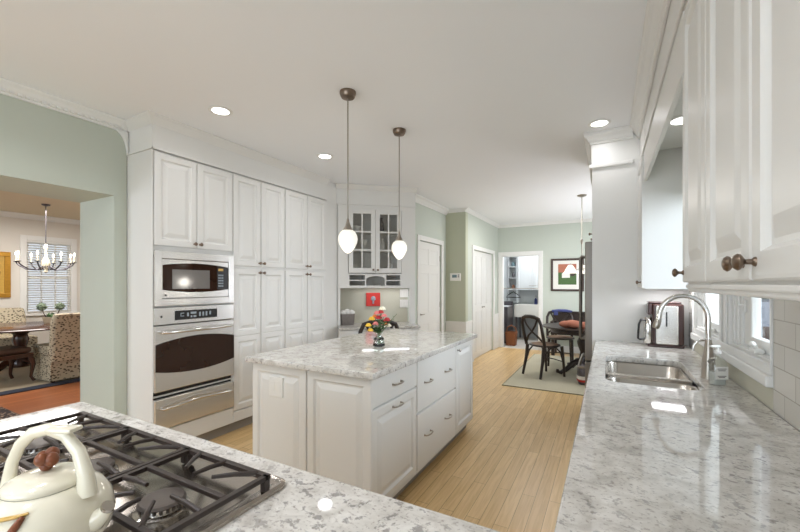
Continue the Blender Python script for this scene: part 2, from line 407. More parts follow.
def crown(name, p0, p1, nrm, prof, m='trim', zt=H, ext=None, structure=True):
    """moulding along p0->p1, prof=[(out, down)] from the wall/ceiling corner, nrm = horizontal outward normal"""
    b = B(); n = Vector((nrm[0], nrm[1], 0)).normalized()
    rows = []
    for p in (p0, p1):
        rows.append([b.v((p[0]+n.x*o, p[1]+n.y*o, zt-d)) for o, d in prof])
    k = len(prof)
    for i in range(k): b.bm.faces.new((rows[0][i], rows[1][i], rows[1][(i+1) % k], rows[0][(i+1) % k]))
    b.bm.faces.new(rows[0]); b.bm.faces.new(rows[1][::-1])
    if ext: ext(b)
    return struct(name, b, m) if structure else b
def crown_path(name, pts, prof, m='white', zt=H, side=1):
    """mitred moulding along a polyline; outward is on the right of the walking direction when side=1"""
    P = [Vector((p[0], p[1])) for p in pts]; N = []
    for a, c in zip(P, P[1:]):
        d = (c-a).normalized(); N.append(Vector((d.y, -d.x))*side)
    b = B(); rows = []
    for i, p in enumerate(P):
        if i == 0: n = N[0]
        elif i == len(P)-1: n = N[-1]
        else:
            n = (N[i-1]+N[i]).normalized(); n = n/max(.3, n.dot(N[i]))
        rows.append([b.v((p.x+n.x*o, p.y+n.y*o, zt-d)) for o, d in prof])
    k = len(prof)
    for r0, r1 in zip(rows, rows[1:]):
        for i in range(k): b.bm.faces.new((r0[i], r1[i], r1[(i+1) % k], r0[(i+1) % k]))
    b.bm.faces.new(rows[0]); b.bm.faces.new(rows[-1][::-1])
    return struct(name, b, m)
CROWN = [(0, .001), (.085, .001), (.085, .012), (.075, .02), (.055, .032), (.038, .055), (.025, .07), (.018, .078), (.018, .09), (0, .09)]
CROWN_S = [(0, .001), (.055, .001), (.055, .01), (.04, .022), (.02, .045), (.012, .055), (0, .06)]
BASE = [(0, 0), (.016, 0), (.016, -.10), (.010, -.125), (0, -.13)]

# ------------------------------------------------------------------ STRUCTURE
struct('floor', B().box(-4.0, 1.0, -2.7, 8.45, -.1, 0), 'floor')
struct('floor_dining', B().box(-9.7, -4.0, -2.7, 4.5, -.1, 0), 'dfloor')
struct('floor_laundry', B().box(-2.6, -.4, 8.45, 10.6, -.1, -.001), 'lfloor')
struct('ceiling', B().box(-4.0, 1.0, -2.7, 10.6, H, H+.1), 'ceil')
struct('ceiling_dining', B().box(-9.7, -4.0, -2.7, 4.5, H, H+.1), 'tan')

WL = -3.43
b = B().box(-4.0, WL, -.6, 1.55, 2.10, H).box(-4.0, WL, 1.55, 1.64, 0, H).box(-4.0, WL, -2.7, -.6, 0, H)
struct('wall_left', b, 'green')
struct('wall_pantry', B().box(-4.0, -3.74, 1.64, 4.6, 0, H), 'green')
# dentil crown on the green wall
def dent(b):
    y = -.5
    while y < 1.60:
        b.box(WL+.002, WL+.040, y, y+.022, H-.066, H-.050); y += .04
crown('trim_1', (WL, -2.6), (WL, 1.636), (1, 0), [(o, d*.86) for o, d in CROWN], ext=dent)

# small cove bracket where the wall crown meets the pantry crown
pv = [(1.638, 2.44), (1.638, H-.08), (1.545, H-.08)] + [(1.545+.09*sin(pi/2*i/8), H-.08-.17*(1-cos(pi/2*i/8))) for i in range(1, 8)]
b = B(); ra = [b.v((WL+.001, y, z)) for y, z in pv]; rb = [b.v((WL+.03, y, z)) for y, z in pv]
b.bm.faces.new(ra); b.bm.faces.new(rb[::-1])
for i in range(len(pv)): b.bm.faces.new((ra[i], rb[i], rb[(i+1) % len(pv)], ra[(i+1) % len(pv)]))
struct('trim_24', b, 'trim')
# pantry filler to the corner hutch
struct('wall_corner', B().box(-3.6, -3.10, 3.716, 3.99, 0, H), 'white')
HX, HY, HA = -3.06, 3.97, R(41.3)
hm = Matrix.Translation((HX, HY, 0)) @ Matrix.Rotation(HA, 4, 'Z')
def hpt(x, y): q = hm @ Vector((x, y, 0)); return (q.x, q.y)
struct('wall_nook', B(hm).box(-.45, 1.03, .345, .42, 0, H), 'nook')
# door wall, thermostat wall, bifold wall, far wall
def wall_x(name, x, th, y0, y1, holes, m, z1=H):
    """wall with face at x; holes [(ya,yb,za,zb)]"""
    b = B(); y = y0; xs = sorted((x, x+th))
    for (ya, yb, za, zb) in sorted(holes):
        if ya > y: b.box(xs[0], xs[1], y, ya, 0, z1)
        if za > 0: b.box(xs[0], xs[1], ya, yb, 0, za)
        if zb < z1: b.box(xs[0], xs[1], ya, yb, zb, z1)
        y = yb
    if y < y1: b.box(xs[0], xs[1], y, y1, 0, z1)
    return struct(name, b, m)
def wall_y(name, y, th, x0, x1, holes, m, z1=H):
    b = B(); x = x0; ys = sorted((y, y+th))
    for (xa, xb, za, zb) in sorted(holes):
        if xa > x: b.box(x, xa, ys[0], ys[1], 0, z1)
        if za > 0: b.box(xa, xb, ys[0], ys[1], 0, za)
        if zb < z1: b.box(xa, xb, ys[0], ys[1], zb, z1)
        x = xb
    if x < x1: b.box(x, x1, ys[0], ys[1], 0, z1)
    return struct(name, b, m)
DX = -2.50
wall_x('wall_door', DX, -.12, 4.88, 6.25, [(5.165, 6.035, 0, 2.065)], 'aqua')
wall_y('wall_thermostat', 6.25, .12, -2.62, -2.138, [], 'greend')
BX = -2.138
wall_x('wall_closet', BX, -.12, 6.372, 8.45, [(6.66, 8.03, 0, 2.03)], 'aqua')
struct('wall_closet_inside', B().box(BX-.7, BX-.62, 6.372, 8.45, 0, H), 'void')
wall_y('wall_far', 8.45, .12, BX-.3, 1.0, [(-2.05, -1.275, 0, 2.02)], 'aqua')
RX = .562
WY0, WY1, WZ0, WZ1 = 1.956, 3.40, 1.085, 2.05
MY0, MY1 = 2.54, 2.72
wall_x('wall_right', RX, .16, -2.7, 4.74, [(WY0, WY1, WZ0, WZ1)], 'white')
struct('wall_breakfast_return', B().box(RX+.16, .9, 4.62, 4.74, 0, H), 'aqua')
wall_x('wall_breakfast', .75, .12, 4.742, 8.45, [(5.3, 7.9, .6, 2.3)], 'aqua')
wall_y('wall_back', -2.6, -.12, -3.43, RX, [(-2.7, .5, .5, 2.4)], 'green')
# laundry room
wall_x('wall_laundry_left', -2.30, -.1, 8.572, 10.5, [], 'greyw')
wall_x('wall_laundry_right', -.6, .1, 8.572, 10.5, [], 'greyw')
wall_y('wall_laundry_back', 10.3, .1, -2.3, -.6, [], 'greyw')
# dining room
wall_x('wall_dining_window', -9.5, -.12, -2.6, 4.4, [(2.86, 3.53, .84, 2.22)], 'cream')
wall_y('wall_dining_end', 4.4, .1, -9.5, -4.0, [], 'cream')
wall_y('wall_dining_back', -2.5, -.1, -9.5, -4.0, [(-6.9, -4.3, .6, 2.3)], 'cream')
crown('trim_2', (-9.5, -2.5), (-9.5, 4.4), (1, 0), CROWN)
crown('trim_3', (-9.5, 4.4), (-4.0, 4.4), (0, -1), CROWN)
crown('baseboard_dining', (-9.5, -2.5), (-9.5, 4.4), (1, 0), BASE, zt=0)
# crowns / baseboards in the far part
crown('trim_4', (DX, 4.90), (DX, 6.25), (1, 0), CROWN)
crown('trim_5', (DX, 6.25), (BX, 6.25), (0, -1), CROWN_S)
crown('trim_6', (BX, 6.20), (BX, 8.45), (1, 0), CROWN_S)
crown('trim_7', (BX, 8.45), (.75, 8.45), (0, -1), CROWN_S)
crown('baseboard_far', (-1.19, 8.45), (.75, 8.45), (0, -1), BASE, zt=0)
crown('baseboard_closet', (BX, 8.12), (BX, 8.45), (1, 0), BASE, zt=0)
# wainscot on the thermostat wall and beside the closet
struct('trim_8', B().box(DX+.002, BX+.012, 6.235, 6.25, 0, .72).box(DX+.002, BX+.02, 6.222, 6.25, .72, .75), 'trim')
struct('trim_9', B().box(BX, BX+.012, 6.25, 6.565, 0, .72).box(BX, BX+.02, 6.25, 6.565, .72, .75), 'trim')
struct('trim_10', B().box(BX, BX+.012, 8.125, 8.449, .13, .72).box(BX, BX+.02, 8.125, 8.449, .72, .75), 'trim')
struct('trim_11', B().box(BX+.001, -2.135+.001, 8.44, 8.449, .13, .75), 'trim')
# door casings
def casing_x(name, x, s, y0, y1, zt, w=.075):
    b = B(); xs = (x, x+s*.02)
    b.box(*xs, y0-w, y0, 0, zt+w, .004); b.box(*xs, y1, y1+w, 0, zt+w, .004); b.box(*xs, y0, y1, zt, zt+w, .004)
    struct(name, b, 'trim')
casing_x('trim_12', DX, 1, 5.165, 6.035, 2.065)
casing_x('trim_13', BX, 1, 6.66, 8.03, 2.03)
b = B()
b.box(-2.05-.08, -2.05, 8.43, 8.45, 0, 2.10, .004).box(-1.275, -1.275+.08, 8.43, 8.45, 0, 2.10, .004).box(-2.05, -1.275, 8.43, 8.45, 2.02, 2.10, .004)
b.box(-2.05, -2.035, 8.45, 8.57, 0, 2.02).box(-1.29, -1.275, 8.45, 8.57, 0, 2.02).box(-2.035, -1.29, 8.45, 8.57, 2.005, 2.02)
struct('trim_14', b, 'trim')

# door_1 : white six panel door
d1 = sempty('door_1', (DX-.025, 5.168, 0), R(90))
b = B().box(0, .864, .008, .043, .008, 2.06)
pw = [(.10, .40), (.464, .764)]
for (xa, xb) in pw:
    for (za, zb) in ((.2, .78), (.93, 1.58), (1.70, 1.96)):
        b.rings(xa, xb, za, zb, [(0, .012), (0, .004), (.006, .001), (.03, .0045), (.034, .0045)])
b.box(0, .10, 0, .01, .008, 2.06).box(.764, .864, 0, .01, .008, 2.06).box(.40, .464, 0, .01, .008, 2.06)
for (za, zb) in ((.008, .2), (.78, .93), (1.58, 1.70), (1.96, 2.06)): b.box(.1, .4, .0, .01, za, zb).box(.464, .764, .0, .01, za, zb)
obj('door_panel', b, 'trim', d1)
b = B().lathe([(0, 0), (.026, 0), (.024, .006), (.009, .01), (.009, .04)], (.07, 0, .93), 16, '-y').tube([(.07, -.04, .93), (.11, -.045, .932), (.165, -.042, .928)], [.009, .007, .006], 8)
obj('door_handle', b, 'nickel', d1, 40)
for z in (.25, 1.05, 1.83): obj('hinge', B().box(.855, .872, -.006, .006, z-.045, z+.045), 'nickel', d1)
# door_2 : bifold closet doors (two leaves)
d2 = sempty('door_2', (BX-.03, 6.662, 0), R(90))
for i in range(2):
    x0 = i*.684; b = B().box(x0+.002, x0+.682, .008, .035, .01, 2.025)
    for j in range(2):
        xa = x0 + .002 + j*.341
        b.box(xa, xa+.339, .0, .01, .01, .12).box(xa+.06, xa+.279, 0, .01, .88, 1.0).box(xa, xa+.339, 0, .01, 1.92, 2.025)
        b.box(xa, xa+.06, 0, .01, .12, 1.92).box(xa+.279, xa+.339, 0, .01, .12, 1.92)
        b.rings(xa+.06, xa+.279, .12, .88, [(0, .012), (0, .006), (.012, .006), (.03, .002), (.034, .002)])
        b.rings(xa+.06, xa+.279, 1.0, 1.92, [(0, .012), (0, .006), (.012, .006), (.03, .002), (.034, .002)])
    lf = obj('door_leaf', b, 'trim', d2)
    knob(lf, .63 if i == 0 else .74, .95, 'nickel')

# right wall backsplash tiles
b = B().box(RX-.010, RX, -2.5, 1.945, CT, 1.41).box(RX-.010, RX, 3.455, 3.66, CT, 1.41)
struct('trim_25', B().box(RX-.010, RX, 1.9455, 3.4545, CT, .999), 'nook')
struct('wall_splashback', b, 'tile')
# window_1 : pair of casements over the sink, deep white reveal
w1 = sempty('window_1', (0, 0, 0))
cw = .05
b = B().box(RX-.018, RX, 1.947, WY0, 1.046, WZ1+cw, .002).box(RX-.022, RX, WY1, WY1+cw, 1.046, WZ1+cw, .004).box(RX-.022, RX, WY0, WY1, WZ1, WZ1+cw, .004)
b.box(RX-.032, RX, 1.947, WY1+cw, 1.0, 1.045, .006).box(RX-.018, RX, WY0, WY1, 1.045, WZ0, .003)
b.box(RX-.012, RX+.07, MY0, MY1, WZ0, WZ1, .004).box(RX-.020, RX-.012, MY0+.02, MY0+.06, WZ0, WZ1, .003).box(RX-.020, RX-.012, MY1-.06, MY1-.02, WZ0, WZ1, .003)
b.box(RX, RX+.16, WY0, MY0, WZ0, WZ0+.012, .003).box(RX, RX+.16, MY1, WY1, WZ0, WZ0+.012, .003)
b.box(RX, RX+.16, WY0, WY0+.008, WZ0+.012, WZ1).box(RX, RX+.16, WY1-.008, WY1, WZ0+.012, WZ1)
for k in range(3): b.box(RX+.002+.008*k, RX+.07, MY0-.03-.028*k, MY0-.002-.028*k, WZ0+.012, WZ1, .002)
obj('window_frame', b, 'trim', w1)
for (ya, yb, tf) in ((WY0+.012, MY0-.090, .10), (MY1+.002, WY1-.012, .085)):
    b = B(); xs = (RX+.028, RX+.065); t = .038; za, zb = WZ0+.016, WZ1-.004
    b.box(*xs, ya, ya+t, za, zb, .005).box(*xs, yb-tf, yb, za, zb, .005).box(*xs, ya+t, yb-tf, za, za+.05, .005).box(*xs, ya+t, yb-tf, zb-t, zb, .005)
    sh = obj('sash', b, 'trim', w1)
    obj('pane', B().box(RX+.044, RX+.049, ya+t, yb-tf, za+.05, zb-t), 'glass', sh)
    yc = (ya+yb)/2 - .02
    b = B().box(RX-.012, RX+.025, yc-.035, yc+.035, WZ0+.0125, WZ0+.032, .005).tube([(RX+.005, yc, WZ0+.03), (RX-.002, yc, WZ0+.05), (RX-.022, yc-.05, WZ0+.056)], .007, 8).ball((RX-.023, yc-.054, WZ0+.056), .012)
    obj('crank', b, 'plate', w1)
    ym = yb - .03
    obj('latch', B().box(RX+.016, RX+.028, ym-.008, ym+.008, 1.26, 1.32, .003).box(RX-.005, RX+.018, ym-.006, ym+.006, 1.29, 1.30, .002), 'plate', w1)
# breakfast window and rear window and dining windows: unseen, added for daylight; plain white frames with panes
def big_window(name, axis, p, a0, a1, z0, z1, bars, th=.06):
    r = sempty(name); b = B()
    def bx(u0, u1, za, zb, t0=0, t1=th):
        if axis == 'x': b.box(p+t0, p+t1, u0, u1, za, zb, .004)
        else: b.box(u0, u1, p+t0, p+t1, za, zb, .004)
    bx(a0, a0+.06, z0, z1); bx(a1-.06, a1, z0, z1); bx(a0+.06, a1-.06, z0, z0+.06); bx(a0+.06, a1-.06, z1-.06, z1)
    for i in range(1, bars): u = a0+(a1-a0)*i/bars; bx(u-.03, u+.03, z0+.06, z1-.06)
    obj('window_frame', b, 'trim', r)
    b = B()
    if axis == 'x': b.box(p+th*.45, p+th*.55, a0+.05, a1-.05, z0+.05, z1-.05)
    else: b.box(a0+.05, a1-.05, p+th*.45, p+th*.55, z0+.05, z1-.05)
    obj('pane', b, 'glass', r)
big_window('window_2', 'x', .78, 5.3, 7.9, .6, 2.3, 3)
big_window('window_3', 'y', -2.68, -2.7, .5, .5, 2.4, 4)
big_window('window_4', 'y', -2.56, -6.9, -4.3, .6, 2.3, 3)
# window_5 : dining room window with slatted blind
w5 = sempty('window_5')
b = B().box(-9.5, -9.478, 2.77, 2.86, .75, 2.31, .004).box(-9.5, -9.478, 3.53, 3.62, .75, 2.31, .004).box(-9.5, -9.478, 2.86, 3.53, 2.22, 2.31, .004).box(-9.5, -9.46, 2.74, 3.65, .80, .84, .004)
b.box(-9.58, -9.54, 2.86, 2.90, .84, 2.22).box(-9.58, -9.54, 3.49, 3.53, .84, 2.22).box(-9.58, -9.54, 2.9, 3.49, 1.50, 1.55).box(-9.58, -9.54, 2.9, 3.49, .84, .88).box(-9.58, -9.54, 2.9, 3.49, 2.18, 2.22)
for y in (3.09, 3.30): b.box(-9.57, -9.55, y-.012, y+.012, .88, 2.18)
obj('window_frame', b, 'trim', w5)
obj('pane', B().box(-9.567, -9.562, 2.9, 3.49, .88, 2.18), 'glass', w5)
b = B()
for k in range(30):
    z = .875 + k*.0445
    p = [(-9.535, z-.008), (-9.500, z+.008), (-9.500, z+.011), (-9.535, z-.005)]
    b.prism(p, 2.865, 3.525)
b.box(-9.535, -9.50, 2.862, 3.528, 2.185, 2.218)
obj('blind', b, 'blind', w5)

# ------------------------------------------------------------------ outside the sink window
tag(obj('lawn', B().box(1.2, 30, -10, 40, -.55, -.5), 'grass'), 'patch of grass outside the sink window', 'lawn')
tag(obj('lawn', B().box(-30, -9.9, -10, 20, -.55, -.5), 'grass'), 'patch of grass outside the dining room window', 'lawn')
t = thing('garden_fence', 'brown board fence seen low through the sink window', 'fence', (2.45, 8.3, -.5), R(-8))
for i in range(3): obj('post', B().box(-1.25+i*1.2, -1.15+i*1.2, .03, .13, 0, 1.25), 'fence', t)
b = B()
for i in range(17): b.box(-1.3+i*.155, -1.15+i*.155-.01, 0, .025, .05, 1.2)
obj('fence_boards', b, 'fence', t)
t = thing('garden_tree', 'grey-green tree outside, seen through the right sash of the sink window', 'tree', (5.0, 19.2, -.5))
obj('trunk', B().tube([(0, 0, 0), (.05, 0, 1.4), (-.05, .1, 2.6)], [.22, .17, .08], 10), 'bark', t)
o = obj('foliage', B().leafblob((0, 0, 2.5), 1.9, 3200, .17), 'fol', t)
t = thing('parked_car', 'white car parked outside the sink window behind the fence', 'car', (3.55, 13.4, -.5), R(96))
b = B().prism([(-2.1, .35), (-2.1, .8), (-1.3, .98), (-.6, 1.45), (.7, 1.48), (1.4, 1.05), (2.05, .98), (2.15, .35)], -.85, .85)
obj('car_body', b, 'carw', t)
for x in (-1.35, 1.3):
    for y in (-.8, .8): obj('wheel', B().lathe([(0, -.1), (.33, -.1), (.33, .1), (0, .1)], (x, y, .33), 20, '-y'), 'black', t)
obj('car_window', B().prism([(-1.05, 1.0), (-.52, 1.38), (.6, 1.41), (1.1, 1.04)], -.86, .86), 'dglass', t)
# ------------------------------------------------------------------ TALL OVEN CABINET + PANTRIES (face X=-3.07)
PXF = -3.07
Y0, Y1, Y2, Y3 = 1.645, 2.362, 3.016, 3.712
DP = .655
t = thing('oven_cabinet', 'tall white oven cabinet at left end of the pantry wall beside the green wall', 'cabinet', (PXF, Y0, 0), R(90))
W = Y1 - Y0
b = B()
b.box(0, .0055, 0.0, DP, .10, 2.44).box(W-.0055, W, .02, DP, .10, 2.44)
b.box(.0055, W-.0055, .02, DP, 1.662, 2.44).box(.0055, W-.0055, .02, DP, .10, .245).box(.0055, W-.0055, DP-.02, DP, .245, 1.662)
b.box(.0055, W-.0055, .02, DP-.02, 1.213, 1.222).box(.0055, W-.0055, .02, DP-.02, .508, .520)
obj('cabinet_body', b, 'white', t)
obj('base_rail', B().rings(.0, W, .10, .245, FLAT), 'white', t)
obj('toe_kick', B().box(.0, W, .06, .08, 0, .10), 'toekick', t)
for i in range(2):
    x0 = .014 + i*(W/2-.006)
    dr = front(t, 'door', x0, x0+W/2-.011, 1.70, 2.43)
    knob(dr, x0 + (W/2-.035 if i == 0 else .022), 1.735)
def pantry(y0, y1, label):
    t = thing('pantry_cabinet', label, 'cabinet', (PXF, y0, 0), R(90), 'tall pantry cabinets right of the ovens')
    W = y1 - y0
    obj('cabinet_body', B().box(.001, W-.001, .02, DP, .10, 2.44), 'white', t)
    obj('base_rail', B().rings(.001, W-.001, .10, .195, FLAT), 'white', t)
    obj('toe_kick', B().box(.001, W-.001, .06, .08, 0, .10), 'toekick', t)
    for i in range(2):
        x0 = .006 + i*(W/2-.002); x1 = x0 + W/2 - .010
        dr = front(t, 'door', x0, x1, 1.57, 2.43)
        knob(dr, x1-.022 if i == 0 else x0+.022, 1.605)
        b = B()
        b.rings(x0, x1, .90, 1.545, RAISED); b.rings(x0, x1, .205, .8995, RAISED)
        dr = obj('door', b, 'white', t)
        knob(dr, x1-.022 if i == 0 else x0+.022, 1.51)
    return t
pantry(Y1+.001, Y2, 'tall white four-door pantry cabinet right beside the ovens')
pantry(Y2+.001, Y3, 'tall white four-door pantry cabinet next to the corner hutch')
# frieze and crown over the tall cabinets
b = B().box(-3.725, PXF-.001, Y0, Y3, 2.442, H-.001).box(PXF-.001, PXF+.012, Y0-.008, Y3, 2.442, 2.456)
b.box(WL+.001, PXF+.012, Y0-.009, Y0, 2.442, 2.456)
struct('trim_15', b, 'white')
crown_path('trim_16', [(WL+.02, Y0-.0015), (PXF+.0005, Y0-.0015), (PXF+.0005, Y3)], CROWN_S[:-1]+[(0, .07)], 'white')

def arcpanel(x0, x1, zb, zt, bow, n=14):
    """rectangle with bowed top and bottom (lens shape)"""
    w_ = x1-x0; top = []; bot = []
    for i in range(n+1):
        u = i/n; c = 1-(2*u-1)**2
        top.append((x0+w_*u, zt+bow*c)); bot.append((x0+w_*u, zb-bow*c))
    return bot + top[::-1]
# microwave (local x along +Y from Y0)
t = thing('microwave', 'stainless built-in microwave with dark bowed window above the wall oven', 'microwave', (PXF+.001, Y0+.006, 1.223), R(90))
W2 = W - .012; Z1 = .437
b = B()
b.box(0, .055, -.022, .0, 0, Z1, .004).box(W2-.055, W2, -.022, 0, 0, Z1, .004).box(.055, W2-.055, -.022, 0, 0, .058, .004).box(.055, W2-.055, -.022, 0, Z1-.062, Z1, .004)
obj('trim_frame', b, 'steel', t)
obj('oven_cavity_box', B().box(.03, W2-.03, .025, .4, .03, Z1-.03), 'black', t)
dr = obj('door', B().box(.058, W2-.058, -.014, .02, .061, Z1-.065, .003), 'steel', t)
obj('glass_front', B().prism(arcpanel(.062, W2-.062, .128, .325, .022), -.0165, -.013), 'dglass', dr)
obj('window', B().prism([(.135, .135), (.46, .135), (.46, .292), (.135, .292)], -.0185, -.0165), 'mglass', dr)
cp = obj('control_panel', B().box(.535, W2-.068, -.019, -.0165, .125, .325, .001), 'black', t)
b = B()
for i in range(5):
    for j in range(3): b.box(.543+j*.018, .555+j*.018, -.0205, -.019, .15+i*.024, .163+i*.024)
obj('keypad', b, 'display', cp)
obj('clock_display', B().box(.543, .591, -.0205, -.019, .29, .312), 'gold', cp)
obj('badge', B().lathe([(0, 0), (.008, 0), (0, .003)], (.085, -.014, .085), 12, '-y'), 'black', t)
# wall oven
t = thing('wall_oven', 'stainless wall oven with arched brown glass door below the microwave', 'oven', (PXF+.001, Y0+.006, .521), R(90))
obj('oven_box', B().box(.004, W2-.004, .02, .5, .003, .69), 'black', t)
cp = obj('control_panel', B().box(0, W2, -.018, .02, .556, .69, .004), 'steel', t)
ds = obj('display', B().box(.155, .53, -.0205, -.018, .585, .660, .002), 'black', cp)
for xa, xb, za, zb in [(.20, .23, .635, .642), (.20, .23, .612, .618), (.20, .206, .612, .642), (.255, .27, .61, .64), (.285, .335, .628, .645), (.285, .30, .6, .615), (.31, .335, .6, .615), (.36, .375, .605, .64), (.39, .405, .605, .64), (.42, .435, .605, .64), (.455, .47, .612, .642)]:
    obj('display_segment', B().box(xa, xb, -.0212, -.0205, za, zb), 'display', ds)
obj('badge', B().lathe([(0, 0), (.009, 0), (0, .003)], (.05, -.018, .62), 12, '-y'), 'black', cp)
dr = obj('door', B().box(0, W2, -.022, .02, .035, .549, .006), 'steel', t)
obj('glass_window', B().prism(arcpanel(.004, W2-.004, .195, .405, .042), -.0245, -.021), 'dglass', dr)
obj('rack', B().box(.03, .40, .0, .01, .30, .31), 'steel', dr)
b = B().tube([(.045, -.022, .498), (.045, -.055, .498), (.06, -.062, .498), (W2/2, -.068, .498), (W2-.06, -.062, .498), (W2-.045, -.055, .498), (W2-.045, -.022, .498)], [.011, .011, .012, .013, .012, .011, .011], 12)
obj('handle', b, 'chrome', dr, 50)
# warming drawer
t = thing('warming_drawer', 'stainless warming drawer with bowed bar handle under the wall oven', 'drawer', (PXF+.001, Y0+.006, .247), R(90))
obj('drawer_box', B().box(.004, W2-.004, .02, .5, .003, .255), 'black', t)
dr = obj('drawer_front', B().box(0, W2, -.022, .02, .012, .250, .006), 'steel', t)
b = B().tube([(.05, -.022, .175), (.05, -.05, .175), (.08, -.06, .178), (W2/2, -.066, .198), (W2-.08, -.06, .178), (W2-.05, -.05, .175), (W2-.05, -.022, .175)], [.010, .010, .011, .012, .011, .010, .010], 12)
obj('handle', b, 'chrome', dr, 50)

# ------------------------------------------------------------------ CORNER HUTCH (45 degree)
t = thing('corner_hutch', 'white corner hutch with glass doors and cubbies between the pantry and the white door', 'cabinet', (HX, HY, 0), HA)
b = B()
b.box(-.03, .0, .0, .34, .856, 2.44).box(1.0, 1.012, .0, .34, .856, 2.44)
b.box(0, .10, .0, .02, 1.345, 2.44).box(.82, 1.0, .0, .02, 1.345, 2.44).box(.10, .82, 0, .02, 2.386, 2.44).box(.10, .82, 0, .02, 1.517, 1.535)
b.box(.93, 1.0, .0, .02, .856, 1.345)
b.box(.08, .10, .02, .32, 1.345, 2.42).box(.82, .84, .02, .32, 1.345, 2.42)
b.box(.10, .82, .02, .34, 1.517, 1.535).box(0, 1.0, .02, .34, 2.42, 2.44).box(-.01, .945, -.012, .34, 1.345, 1.378)
# cubby dividers and rails
b.box(.10, .118, 0, .3, 1.378, 1.517).box(.322, .338, 0, .3, 1.378, 1.517).box(.592, .610, 0, .3, 1.378, 1.517).box(.802, .82, 0, .3, 1.378, 1.517)
b.box(.118, .322, 0, .3, 1.440, 1.454).box(.61, .802, 0, .3, 1.440, 1.454)
# arched centre cubby
ar = [(.338, 1.517), (.338, 1.455)] + [(.465-.127*cos(pi*i/12), 1.455+.05*sin(pi*i/12)) for i in range(13)] + [(.592, 1.517)]
b.prism(ar, 0, .015)
obj('cabinet_body', b, 'white', t)
b = B().box(.10, .82, .3, .335, 1.378, 2.42)
obj('back_panel', b, 'inside', t)
obj('shelf', B().box(.101, .819, .05, .299, 1.835, 1.853), 'white', t)
obj('shelf', B().box(.101, .819, .05, .299, 2.095, 2.113), 'white', t)
for i in range(2):
    x0 = .108 + i*.354; x1 = x0 + .350; za, zb = 1.545, 2.382
    b = B(); fw = .056
    for q in ((x0, x0+fw, za, zb), (x1-fw, x1, za, zb), (x0+fw, x1-fw, za, za+.064), (x0+fw, x1-fw, zb-fw, zb)): b.box(q[0], q[1], -.02, 0, q[2], q[3], .002)
    dr = obj('door', b, 'white', t)
    b = B(); xm = (x0+x1)/2
    b.box(xm-.009, xm+.009, -.018, -.004, za+.064, zb-fw)
    for k in (1, 2):
        zz = za+.064 + (zb-fw-za-.064)*k/3; b.box(x0+fw, xm-.009, -.018, -.004, zz-.009, zz+.009); b.box(xm+.009, x1-fw, -.018, -.004, zz-.009, zz+.009)
    obj('muntins', b, 'white', dr)
    obj('pane', B().box(x0+fw-.002, x1-fw+.002, -.010, -.007, za+.062, zb-fw+.002), 'cabglass', dr)
    knob(dr, x1-.028 if i == 0 else x0+.028, 1.585, y=-.02, s=.9)
# base with counter
b = B().box(-.03, .315, -.21, .34, .10, .825).box(-.03, .315, -.14, .34, 0, .10).box(.755, 1.012, -.21, .34, .10, .825).box(.755, 1.012, -.14, .34, 0, .10).box(.316, .754, -.21, .33, .70, .825)
obj('base_body', b, 'white', t)
for x0, x1 in ((-.026, .311), (.759, 1.008)):
    dr = front(t, 'door', x0, x1, .12, .63, RAISED_S, y=-.232); knob(dr, x1-.03, .58, y=-.232)
    df = front(t, 'drawer', x0, x1, .645, .815, FLAT, y=-.232); knob(df, (x0+x1)/2, .73, y=-.232)
obj('desk_top', B().box(-.035, 1.014, -.25, .341, .8255, .855, .003), 'granite', t, label='granite desk top')
# frieze & crown of the hutch
b = B(hm).box(-.06, 1.012, .0, .34, 2.441, H-.001).box(-.045, 1.02, -.010, 0, 2.441, 2.453)
struct('trim_17', b, 'white')
p0, p1 = hpt(-.06, 0), hpt(1.03, 0)
crown('trim_18', p0, p1, (sin(HA), -cos(HA)), CROWN_S, m='white')
# things on and behind the hutch
def at_h(x, y, z): q = hm @ Vector((x, y, z)); return (q.x, q.y, q.z)
def dish(name, label, prof, x, y, z, m='china', cat='dish'):
    o = obj(name, B().lathe(prof, (0, 0, 0), 20), m, smooth=50, loc=at_h(x, y, z)); tag(o, label, cat, 'china in the corner hutch'); return o
BOWL = [(0, 0), (.03, 0), (.035, .008), (.07, .05), (.075, .07), (.071, .07), (.06, .045), (0, .018)]
GOB = [(0, 0), (.03, 0), (.03, .004), (.006, .012), (.006, .07), (.03, .1), (.034, .15), (.031, .15), (.027, .1), (0, .085)]
JUG = [(0, 0), (.04, 0), (.055, .04), (.05, .1), (.03, .14), (.036, .17), (.032, .17), (.026, .14), (0, .13)]
dish('bowl', 'white bowl on the top shelf behind the left glass door of the hutch', BOWL, .22, .16, 2.1135, 'china', 'bowl')
dish('goblet', 'goblet on the middle shelf behind the left glass door, nearer the left', GOB, .21, .16, 1.8535, 'china', 'glass')
dish('goblet', 'goblet on the middle shelf behind the left glass door, nearer the centre', GOB, .34, .16, 1.8535, 'china', 'glass')
dish('bowl', 'white bowl on the lowest shelf behind the left glass door of the hutch', [(r*1.25, h*1.2) for r, h in BOWL], .30, .16, 1.5355, 'china', 'bowl')
dish('jug', 'tall grey jug on the top shelf behind the right glass door', [(r*.95, h*1.15) for r, h in JUG], .56, .16, 2.1135, 'pewter', 'jug')
dish('jug', 'white jug on the middle shelf behind the right glass door', JUG, .57, .16, 1.8535, 'china', 'jug')
dish('goblet', 'goblet on the lowest shelf behind the right glass door', GOB, .70, .16, 1.5355, 'china', 'glass')
